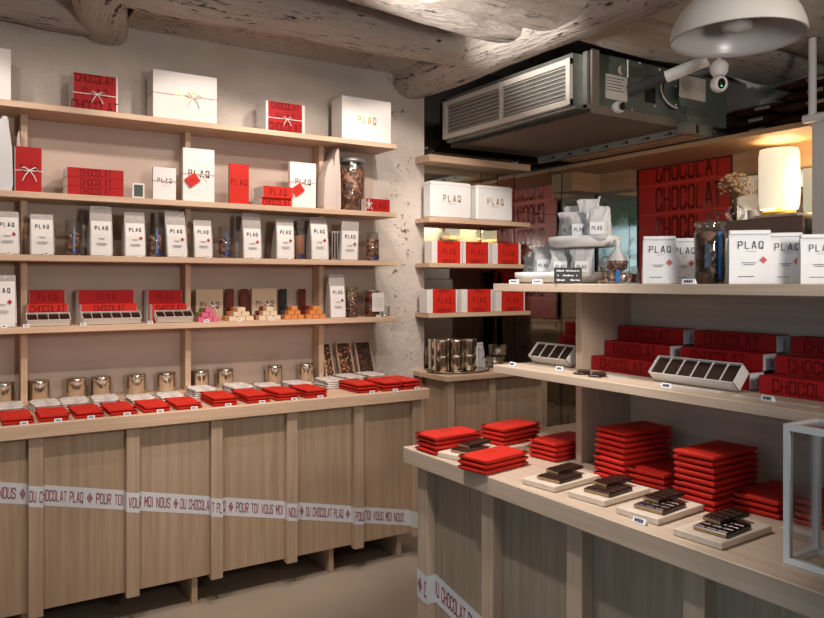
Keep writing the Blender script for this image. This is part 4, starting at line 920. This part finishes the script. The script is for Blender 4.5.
for i, (p0, p1, m_, nx) in enumerate(((324, 333, NUTS, 'leftmost, topped with nuts and partly hidden'), (338, 353, NUTS, 'middle one, topped with nuts'), (357, 373, SEEDS, 'rightmost, topped with dark seeds'))):
    a, b = onY(p0, 346, 4.16), onY(p1, 346, 4.16); w = (b.x-a.x)*.97; h = .225
    r = root('topped_slab', ((a.x+b.x)/2, 4.135, ZC), 'chocolate slab in a wooden tray leaning back, '+nx, 'chocolate slab', 'leaning slabs in wooden trays')
    Mt = T(0, 0, 0, rx=-.40 if 0 else -.36) 
    f = MB().box(-w/2, w/2, 0, .008, 0, h, WZ, Mt).box(-w/2, -w/2+.007, -.014, 0, 0, h, WZ, Mt).box(w/2-.007, w/2, -.014, 0, 0, h, WZ, Mt).box(-w/2, w/2, -.014, 0, 0, .007, WZ, Mt).box(-w/2, w/2, -.014, 0, h-.007, h, WZ, Mt)
    f.build('wooden_tray', r); MB().box(-w/2+.008, w/2-.008, -.012, 0, .008, h-.008, m_, Mt).build('chocolate', r)

# ------------------------------------------------------------------ alcove products
for i, (p0, p1, yt, side) in enumerate(((431, 472, 182, 'left'), (477, 513, 186, 'right'))):
    a, b = onY(p0, yt, 4.10), onY(p1, yt, 4.10); w = b.x-a.x; h = onY((p0+p1)/2, yt, 4.10).z-1.952
    r = root('white_tin', ((a.x+b.x)/2, 4.10, 1.952), 'white rounded tin with gold letters, %s one on the upper alcove shelf' % side, 'tin', 'white tins in the alcove')
    t_ = MB().cb(-w/2, w/2, 0, .10, 0, h*.93, WHITEC, .012).cb(-w/2-.002, w/2+.002, -.002, .102, h*.86, h, WHITEC, .012)
    text(t_, 'PLAQ', h*.16, (0, -.0005, h*.55), (1, 0, 0), (0, 0, 1), GOLD, .15, .5, .5, off=.0022); t_.box(-w*.1, w*.1, -.0015, 0, h*.40, h*.40+.002, GOLD); t_.build('tin_body', r)
for z, rowd, row, tops in ((1.655, [(432, 462, .17, .05), (463.5, 490, .08, .06), (493, 521, .16, .08)], 'upper', (240.5, 241.5, 242.5)), (1.325, [(427, 457.5, .18, .05), (462, 492.5, .17, .05), (496.5, 525, .17, .04)], 'lower', (289.5, 289.5, 290))):
    for i, (p0, p1, wl_, wr2) in enumerate(rowd):
        yt = tops[i]; h = onY(p0, yt, 4.10).z-z
        red_box(p0, p1, yt, 4.10, z, .09, '%s red sleeved white box on the %s alcove box shelf' % (['leftmost', 'middle', 'rightmost'][i], row), 'PLAQ', .22, (wl_, wr2), h=h,
                mat=RED, extra=[('CHOCOLAT', .93, .11), ('CHOCOLAT', .09, .15)], lz=.52, group='red and white boxes in the alcove', ink=REDI)
tr = MB().lathe([(.17, 0), (.20, .004), (.215, .014), (.208, .014), (.195, .006)], SILVER, T(2.93, 4.05, ZC, 0), 40, sx=1.08, sy=.75)
tag(tr.build('oval_tray'), 'oval metal tray under the stacked tins on the corner cabinet', 'tray')
ts = [(2.76, 4.00), (2.865, 3.985), (2.97, 3.99), (2.79, 4.11), (2.895, 4.10), (3.0, 4.10)]; nmz = ['front left', 'front middle', 'front right', 'back left', 'back middle', 'back right']
for k in range(2):
    for i, (x, y) in enumerate(ts):
        if k and i == 5: continue
        dup(tin0, (x, y, ZC+.0145+k*.1015), i+k, '%s %s metal tin in the pile on the oval tray' % (['lower', 'upper'][k], nmz[i]), 'tins piled on the oval tray')
a = onY(483.5, 355, 4.12)
paper_bag((a.x, 4.16, ZC), .06, .17, .05, .3, 'small white bag between the tins and glass bowls on the corner cabinet', None)
a = onY(497, 355, 4.08)
for k in range(2):
    tag(MB().lathe([(.045, 0), (.06, .01), (.064, .075), (.060, .075), (.056, .012), (.01, .008)], GLASSB, n=28).lathe([(.05, .012), (.054, .05), (.001, .055)], SILVER, n=20).build('glass_bowl', loc=(a.x+.02*k, 4.10, ZC+.003+k*.0765)), ['lower', 'upper'][k]+' glass bowl of the stacked pair on the corner cabinet', 'bowl', 'stacked glass bowls')

# ------------------------------------------------------------------ island countertop: stacks of red packets
def three(A, B, C, z):
    """box footprint from three corners at height z: left, front, right"""
    A, B, C = onZ(*A, z), onZ(*B, z), onZ(*C, z)
    e1 = (A-B); e2 = (C-B); ang = math.atan2(e2.y, e2.x)
    return B, e1.length, e2.length, ang, (A+C)/2
ipk = {}
def istack(A, B, C, n, lab, lean=0, h=.0125, pitch=.0165, dims=None):
    z = ZC+n*pitch; Bp, e1, e2, ang, ctr = three(A, B, C, z)
    e1, e2 = dims or (.118, .205)
    ux = Vector((math.cos(ang), math.sin(ang), 0)); uy = Vector((-ux.y, ux.x, 0)); ctr = Vector((Bp.x, Bp.y, 0))+ux*e2/2+uy*e1/2
    rnd = random.Random(lab)
    for k in range(n):
        f = (n-1-k)/max(1, n-1)
        loc = (ctr.x+rnd.uniform(-.003, .003)+lean*f, ctr.y+rnd.uniform(-.003, .003)-abs(lean)*.3*f, ZC+k*pitch); rz = ang+rnd.uniform(-.02, .02)
        lb = '%s red packet %s' % (('top' if k == n-1 else 'bottom' if k == 0 else ('middle' if n == 3 else ORD[k]+' from the bottom')), lab)
        if 'a' not in ipk:
            m = pack_mesh(.205, .118, .0142, RED, 9); o = m.build('chocolate_packet'); ipk['a'] = o; tag(o, lb, 'chocolate packet', 'red packets on the island')
        else: o = ipk['a'].copy(); COL.objects.link(o); o['label'] = lb
        o.location = loc; o.rotation_euler = (0, 0, rz); o.scale = (e2/.205, e1/.118, 1)
istack((416, 430.6), (435, 436.4), (480, 430), 4, 'in the far left corner stack of the island')
istack((484, 422.6), (503.7, 428.4), (543, 421), 4, 'in the stack at the far end of the island')
istack((464, 450.2), (486.2, 460), (532.3, 449), 3, 'in the stack nearest the left front island edge')
istack((532.3, 434.5), (555, 442.8), (600, 434), 4, 'in the stack just left of the island upright')
istack((595, 426.7), (625, 432), (662.8, 426.7), 9, 'in the tall stack right of the island upright', lean=-.022)
istack((632, 464.6), (665, 474), (700, 464), 3, 'in the short stack between the two tall stacks')
istack((677, 447), (712.7, 455.5), (755, 446), 9, 'in the right hand tall stack', lean=.004)
istack((737, 488), (778, 500.6), (815, 488), 3, 'in the short stack just left of the glass case')
istack((800, 489), (846, 508), (890, 489), 4, 'in the stack behind the glass case')
# serving boards with opened bars
brd = [((442, 449.5), (461, 455.5), (496, 447), 'far left board'), ((527, 476), (554.6, 487), (600.5, 475), 'second board from the left'), ((573.5, 490), (604, 501), (651, 488), 'middle board'),
       ((621.6, 506), (658, 519), (706, 503.5), 'fourth board from the left'), ((681, 528.7), (721.7, 543), (774, 525), 'board nearest the glass case')]
bd0 = None; pc0 = None
for i, (A, B, C, nm_) in enumerate(brd):
    Bp, e1, e2, ang, ctr = three(A, B, C, ZC+.016)
    e1, e2 = .125, .205
    if i == 0: e1, e2 = .118, .19; Bp = Bp-Vector((0, .028, 0))
    ux = Vector((math.cos(ang), math.sin(ang), 0)); uy = Vector((-ux.y, ux.x, 0)); ctr = Vector((Bp.x, Bp.y, 0))+ux*e2/2+uy*e1/2
    lb = 'small pale wooden serving board, '+nm_+' on the island'
    if bd0 is None: bd0 = MB().cb(-.1025, .1025, -.0625, .0625, 0, .016, BOARD, .0015).build('serving_board'); tag(bd0, lb, 'serving board', 'serving boards on the island'); o = bd0
    else: o = bd0.copy(); COL.objects.link(o); o['label'] = lb
    o.location = (ctr.x, ctr.y, ZC); o.rotation_euler = (0, 0, ang)
    for k, (dx, dy, dz, dr, tilt) in enumerate(((-.018, -.010, .0161, .06, 0), (.030, .010, .0275, -.10, 0))):
        lb = '%s broken chocolate bar piece on the %s' % (['lower', 'upper'][k], nm_)
        if pc0 is None:
            m = MB().cb(-.055, .055, -.042, .042, .001, .0105, CHOC, .002).box(-.0555, -.0545, -.040, .040, .0015, .0085, CHOCB)
            for a_ in (-.036, -.012, .012, .036):
                for b_ in (-.027, 0, .027): m.cb(a_-.011, a_+.011, b_-.0125, b_+.0125, .009, .0122, CHOC, .0012)
            pc0 = m.build('chocolate_piece'); tag(pc0, lb, 'chocolate piece', 'opened bars on the serving boards'); q = pc0
        else: q = pc0.copy(); COL.objects.link(q); q['label'] = lb
        q.location = Vector((ctr.x, ctr.y, ZC))+ux*dx+uy*dy+Vector((0, 0, dz)); q.rotation_euler = (0, 0 if not k else -.05, ang+dr); q.scale = (1, 1, 1) if k == 0 else (.95, .62, 1)
for i, (px, py, nx) in enumerate(((446, 457, 'beside the far left board'), (533, 484, 'beside the second board'), (640, 523, 'beside the fourth board'))):
    a = onZ(px, py, ZC); price_tag((a.x, a.y, ZC), -PI/2, 'white and navy price tag on the island edge '+nx, .04, 'price tags on the island counter')
a = onZ(800, 531, ZC); tag(MB().box(-.02, .02, -.04, .04, 0, .0006, WHITE).build('paper_slip', loc=(a.x, a.y, ZC)), 'small white paper slip behind the glass case post', 'paper slip')
# glass case
gc = root('glass_display_case', (1.5, .88, ZC), 'white framed glass display case on the near end of the island', 'display case')
g0 = onZ(792, 560, ZC); GX, GY, GH = 1.507, .920, .292; GD, GL_ = .122, .5; t = .0065
fr = MB()
for x in (GX, GX+GD-2*t):
    for y in (GY-2*t, GY-GL_): fr.box(x, x+2*t, y, y+2*t, ZC, ZC+GH, WHITEC)
for z in (ZC, ZC+GH-2*t):
    for x in (GX, GX+GD-2*t): fr.box(x, x+2*t, GY-GL_+2*t, GY-2*t, z, z+2*t, WHITEC)
    for y in (GY-2*t, GY-GL_): fr.box(GX+2*t, GX+GD-2*t, y, y+2*t, z, z+2*t, WHITEC)
part(fr, 'frame', gc)
part(MB().box(GX+t, GX+t+.003, GY-GL_+2*t, GY-2*t, ZC+2*t, ZC+GH-2*t, GLASS), 'pane', gc); part(MB().box(GX+2*t, GX+GD-2*t, GY-t, GY-t+.003, ZC+2*t, ZC+GH-2*t, GLASS), 'pane', gc)
part(MB().box(GX+2*t, GX+GD-2*t, GY-GL_+2*t, GY-2*t, ZC+GH-t, ZC+GH-t+.003, GLASS), 'pane', gc)

# ------------------------------------------------------------------ island middle shelf
lb0 = None
GR = [(2.047, .23, 'group beyond the upright', (1.90, 1.935, 1.965)), (1.770, .262, 'left group', (1.82, 1.88, 1.942)), (1.470, .265, 'middle group', (1.82, 1.88, 1.942)), (1.165, .265, 'right group', (1.80, 1.87, 1.942))]
for y1, L, nm_, xs_ in GR:
    for k in range(3):
        lb = '%s long red box with white end, %s on the island shelf' % (['bottom', 'middle', 'top'][k], nm_)
        x = xs_[k]; wd = min(.063, XBK-.004-x)
        if nm_.startswith('group'): wd = .06
        r = root('chocolate_box', (x, y1, ZM+k*.047), lb, 'box', 'long red boxes on the island shelf')
        s = MB().cb(0, wd, -L, 0, 0, .0465, REDD, .001); text(s, 'CHOCOLAT', .031, (0, -L*.47, .0235), (0, -1, 0), (0, 0, 1), REDI, .13, .47, .25); s.build('sleeve', r)
        e = MB().box(.0015, wd-.0015, -L-.0015, -L, .0015, .045, WHITEC)
        e.box(wd*.45, wd*.62, -L-.0025, -L-.0015, .01, .035, PAPERP).box(wd*.5, wd*.53, -L-.0028, -L-.0025, .013, .032, REDINK); e.build('white_end', r, )
def tray_rot(Xf, Y1, L, n, label):
    # long axis along -Y, resting tilted at 45 degrees on its lower edge
    M = Matrix(((0, .70, .0, 0), (-1, 0, 0, 0), (0, 0, 1, 0), (0, 0, 0, 1)))
    c, s_ = math.cos(math.radians(47)), math.sin(math.radians(47))
    # local x -> -Y ; local y -> (c,0,s) up and back ; local z -> (-s,0,c) open side
    M = Matrix(((0, c, -s_, 0), (-1, 0, 0, 0), (0, s_, c, 0), (0, 0, 0, 1)))
    return open_tray((Xf, Y1, ZM+.0005), L, .064, .039, n, label, M=M, group='open trays on the island shelf')
tray_rot(1.768, 1.472, .274, 6, 'large white tray of six chocolates tipped towards the viewer on the island shelf')
tray_rot(1.80, 2.03, .19, 4, 'small white tray of four chocolates tipped towards the viewer at the shelf end')
for i, (px, py, nx) in enumerate(((513, 366, 'at the far end of the island middle shelf'), (560, 370.5, 'below the small tipped tray'), (667, 388, 'below the large tipped tray'), (768, 401, 'below the right group of long boxes'))):
    a = onZ(px, py, ZM); price_tag((a.x, a.y, ZM+.0004), -PI/2-.1, 'white and navy price tag '+nx, .034, 'price tags on the island shelf')
for i, (px, py) in enumerate(((582, 374), (597, 376.5))):
    a = onZ(px, py, ZM)
    for k in range(2): tag(MB().cb(-.022, .022, -.02, .02, 0, .006, CHOC, .0015).build('chocolate_piece', loc=(a.x+.008*k, a.y, ZM+k*.0062), rot=(0, 0, .3+k*.5)), '%s small dark chocolate piece in the %s pair below the upright' % (['lower', 'upper'][k], ['left', 'right'][i]), 'chocolate piece', 'dark pieces on the island shelf')
for i, (px, py, L, nx) in enumerate(((617, 376, .10, 'left of the large tipped tray'), (690, 388, .2, 'under the front of the large tipped tray'), (775, 401, .22, 'in front of the right group of long boxes'))):
    a = onZ(px, py, ZM); s = MB().box(-.014, .014, -L/2, L/2, 0, .0004, WHITEC)
    for q in range(3): s.quad((-.008+q*.006, L*.4, .0006), (-.0065+q*.006, L*.4, .0006), (-.0065+q*.006, -L*.4, .0006), (-.008+q*.006, -L*.4, .0006), GREYINK)
    tag(s.build('paper_slip', loc=(a.x-.004, a.y, ZM)), 'long white paper slip '+nx, 'paper slip', 'paper slips on the island shelf')

# ------------------------------------------------------------------ island top shelf
def atd(px, X): return onX(px, 282, X)
for i, (p0, p1, yt, X, rz, lb) in enumerate(((639, 671, 236, 1.76, -1.0, 'white paper bag nearest the room corner on the island top shelf'), (669, 691, 238, 1.90, -1.0, 'white paper bag half hidden just left of the large jar'),
        (716, 731, 238, 1.99, -1.3, 'white paper bag half hidden just right of the large jar'), (725, 765, 230, 1.75, -1.0, 'largest white paper bag in front, right of the large jar'),
        (766, 797, 232.5, 1.84, -1.05, 'white paper bag second from the right edge'), (797, 834, 234, 1.82, -1.05, 'white paper bag cut off by the right edge'))):
    a, b = atd(p0, X), atd(p1, X); d_ = .5352*X+.8447*(a.y+b.y)/2; w = (p1-p0)/753*d_*1.04; h = (282-yt)/753*d_+(H_EYE-ZT)
    paper_bag((X+.02, (a.y+b.y)/2, ZT), w, h, w*.5, rz+.22, lb)
a, b = atd(690, 1.74), atd(722, 1.74); d_ = .5352*1.76+.8447*(a.y+b.y)/2
jar(1.775, (a.y+b.y)/2+.012, ZT, 31/753*d_/2, 61/753*d_+.005, 'large glass jar of dark chocolate pieces with blue strip on the island shelf', speckle('chocolate shards', [(.03, .016, .012), (.10, .045, .03), (.02, .012, .01), (.22, .12, .09)], 45, .3, 1), .93,
    strip=[(.10, .24, .08, .82, BLUE)], group='jars on the island shelf')
a = atd(692, 1.68); price_tag((1.668, a.y, ZT), -PI/2+.2, 'price tag at the foot of the large jar on the island shelf', .036, 'tags on the island top shelf')
# two tiered white dishes with bags
def dish(px0, px1, X, z, h, name, label):
    a, b = atd(px0, X), atd(px1, X); w = (a-b).length; c = (a+b)/2
    r = root(name, (c.x, c.y, z), label, 'dish', 'white oval dishes')
    L = w/2*.92; W_ = L*.85
    prof = [(.82, 0), (.96, h*.25), (1, h*.6), (1, h), (.97, h), (.96, h*.5), (.93, h*.3), (.001, h*.3)]
    MB().loft([[(W_*p*math.cos(2*PI*i/36), L*p*math.sin(2*PI*i/36), q) for i in range(36)] for p, q in prof], CERAM).build('dish_body', r)
    return r, c, L, W_
r1, c1, L1, W1 = dish(522, 593, 1.79, ZT, .038, 'oval_dish', 'long white oval dish at the left end of the island top shelf')
zD2 = ZT+.118
MB().lathe([(.016, .0125), (.010, .03), (.010, .10), (.022, .1175)], CERAM, n=24).build('pedestal', r1)
r2, c2, L2, W2 = dish(555, 615, 1.80, zD2, .034, 'oval_dish', 'upper white oval dish raised above the long dish')
r1.location.x = r2.location.x
c0 = Vector((r1.location.x, (c1.y+c2.y)/2, 0))
for ch in [o for o in COL.objects if o.parent == r1 and o.name.startswith('pedestal')]: ch.location = (.012, c2.y-c1.y+.012, 0)
BAGW = plain('translucent white bag', (.56, .55, .54), .4, bump=.8, bscale=40)
def crumple_bag(loc, w, h, rz, tilt, label, top=BAGW, logo=True, seed=0):
    r = root('treat_bag', loc, label, 'bag', 'bags of treats on the white dishes', rz)
    rings = []; n = 22; prof = ((0, .50, .22), (.12, .90, .40), (.25, 1, .42), (.4, 1, .40), (.55, .97, .33), (.66, .93, .24), (.76, .93, .15), (.86, .97, .07), (.94, 1.02, .03), (1, 1.05, .012))
    for q, (zf, ww, dd) in enumerate(prof):
        rings.append([])
        for i in range(n):
            c_, s__ = math.cos(2*PI*i/n), math.sin(2*PI*i/n); V = Vector((c_*2.2, s__*2.2, zf*3+seed*3.1)); am = min(1, zf*5)
            k_ = 1+.16*am*noise.noise(V)+.10*am*noise.noise(V*2.6)
            rings[-1].append((w/2*ww*math.copysign(abs(c_)**.7, c_)*k_+w*.12*zf*noise.noise(Vector((seed*2.3, zf, 1))), w*dd*s__*k_+w*.05*am*noise.noise(V*1.7+Vector((5, 0, 0)))*(1 if zf < .95 else .4), h*zf*(1+.10*am*noise.noise(Vector((c_*1.5, seed, 2))))))
    M_ = Matrix.Rotation(tilt, 4, 'X'); MB().loft(rings, top, M_, smooth=False).build('bag_body', r)
    if logo:
        l = MB().box(-w*.30, w*.30, -w*.455, -w*.445, h*.24, h*.60, WHITEC, M_); text(l, 'PLAQ', w*.15, (0, -w*.456, h*.42), (1, 0, 0), (0, 0, 1), INK, .15, .42, .35); 
        if tilt: l.v = l.v[:8]+[(M_ @ Vector(v))[:] for v in l.v[8:]]
        l.build('label', r)
    return r
fc = math.atan2(-1.75, -1.9)+PI/2      # rotation that turns a bag's front towards the aisle
for i, (px, X, dz, w, h, tl, lb) in enumerate(((533, 1.79, .0125, .072, .080, -.05, 'leftmost bag on the long white dish'), (544, 1.755, .0125, .078, .112, -.04, 'tall PLAQ bag second from the left on the long dish'),
        (561, 1.755, .0125, .080, .098, -.04, 'PLAQ bag behind the black sign on the long dish'), (582, 1.775, .0125, .078, .100, .02, 'rightmost bag on the long white dish'), (556, 1.85, .0125, .074, .128, .04, 'plain bag at the back of the long dish'), (573, 1.855, .0125, .060, .11, .03, 'plain bag at the back right of the long dish'), (538, 1.85, .0125, .056, .10, .03, 'plain bag at the back left of the long dish'))):
    a = atd(px, X); crumple_bag((X, a.y, ZT+dz), w*.9, h, fc, tl, lb, seed=i)
for i, (px, X, w, h, tl, lb) in enumerate(((568, 1.79, .070, .108, -.02, 'left bag on the raised white dish'), (579.5, 1.755, .080, .10, -.03, 'front centre PLAQ bag on the raised white dish'), (597, 1.765, .078, .105, 0, 'right PLAQ bag on the raised white dish'),
        (589, 1.845, .078, .152, .03, 'tallest plain bag at the back of the raised dish'), (573, 1.85, .064, .135, .03, 'plain bag at the back left of the raised dish'), (604, 1.84, .050, .12, .03, 'slim plain bag at the back right of the raised dish'))):
    a = atd(px, X); crumple_bag((X, a.y, zD2+.0112), w*.92, h, fc, tl, lb, seed=i+10)
# black sign
a = atd(567, 1.66); r = root('price_sign', (1.665, a.y, ZT), 'small black sign with white handwriting before the long dish', 'sign', None, fc+.15)
sg = MB(); Ms = T(rx=-.25) @ Matrix.Shear('XY', 4, (0, 0)); sg.box(-.043, .043, 0, .002, 0, .052, BLACK, Ms); sg.build('sign_board', r)
wt = MB(); rnd = random.Random(5)
for zz_, segs in ((.039, ((-.035, -.010), (-.006, .034))), (.024, ((-.032, -.029), (-.016, .014), (.026, .030))), (.009, ((-.035, -.012), (.008, .036)))):
    for x0, x1 in segs:
        x = x0
        while x < x1: wt.box(x, x+.0018, -.0006, 0, zz_, zz_+rnd.uniform(.003, .006), WHITEC, Ms); wt.box(x, x+.0035, -.0006, 0, zz_+rnd.choice((0, .003)), zz_+.0012+rnd.choice((0, .002)), WHITEC, Ms); x += .0042
wt.build('handwriting', r)
for i, px in enumerate((515.5, 539)):
    a = atd(px, 1.66); price_tag((1.655, a.y, ZT), -PI/2+.3, ['left', 'right'][i]+' blue screened price tag at the far end of the island top shelf', .036, 'tags on the island top shelf')
# glass dish with dark pieces, tied bag standing in it
a, b = atd(594, 1.74), atd(634, 1.74); c = (a+b)/2; rad = (a-b).length/2*.80
gd = root('glass_dish', (1.76, c.y, ZT), 'low round glass dish of dark chocolate left of the paper bags', 'dish')
MB().lathe([(rad*.96, 0), (rad, .004), (rad, .03), (rad*.96, .034), (rad*.93, .034), (rad*.93, .052), (rad*.97, .054)], GLASSB, n=32, cap=False).build('dish_body', gd)
MB().lathe([(rad*.9, .003), (rad*.92, .028), (rad*.5, .033), (.001, .033)], NIBS, n=28).build('contents', gd)
s = MB().box(-.006, .006, -rad-.002, -rad-.001, .006, .04, BLUE, T(rz=fc)); s.build('label', gd)
tb = root('tied_bag', (1.775, atd(617, 1.775).y, ZT+.034), 'small tied clear bag of dark beans in the glass dish', 'bag')
MB().lathe([(.012, 0), (.030, .012), (.034, .032), (.024, .048)], NIBS, n=20).build('contents', tb)
MB().lathe([(.034, .030), (.026, .05), (.012, .068), (.006, .078), (.012, .088), (.010, .10)], BAGW, n=16, cap=False).build('film', tb)
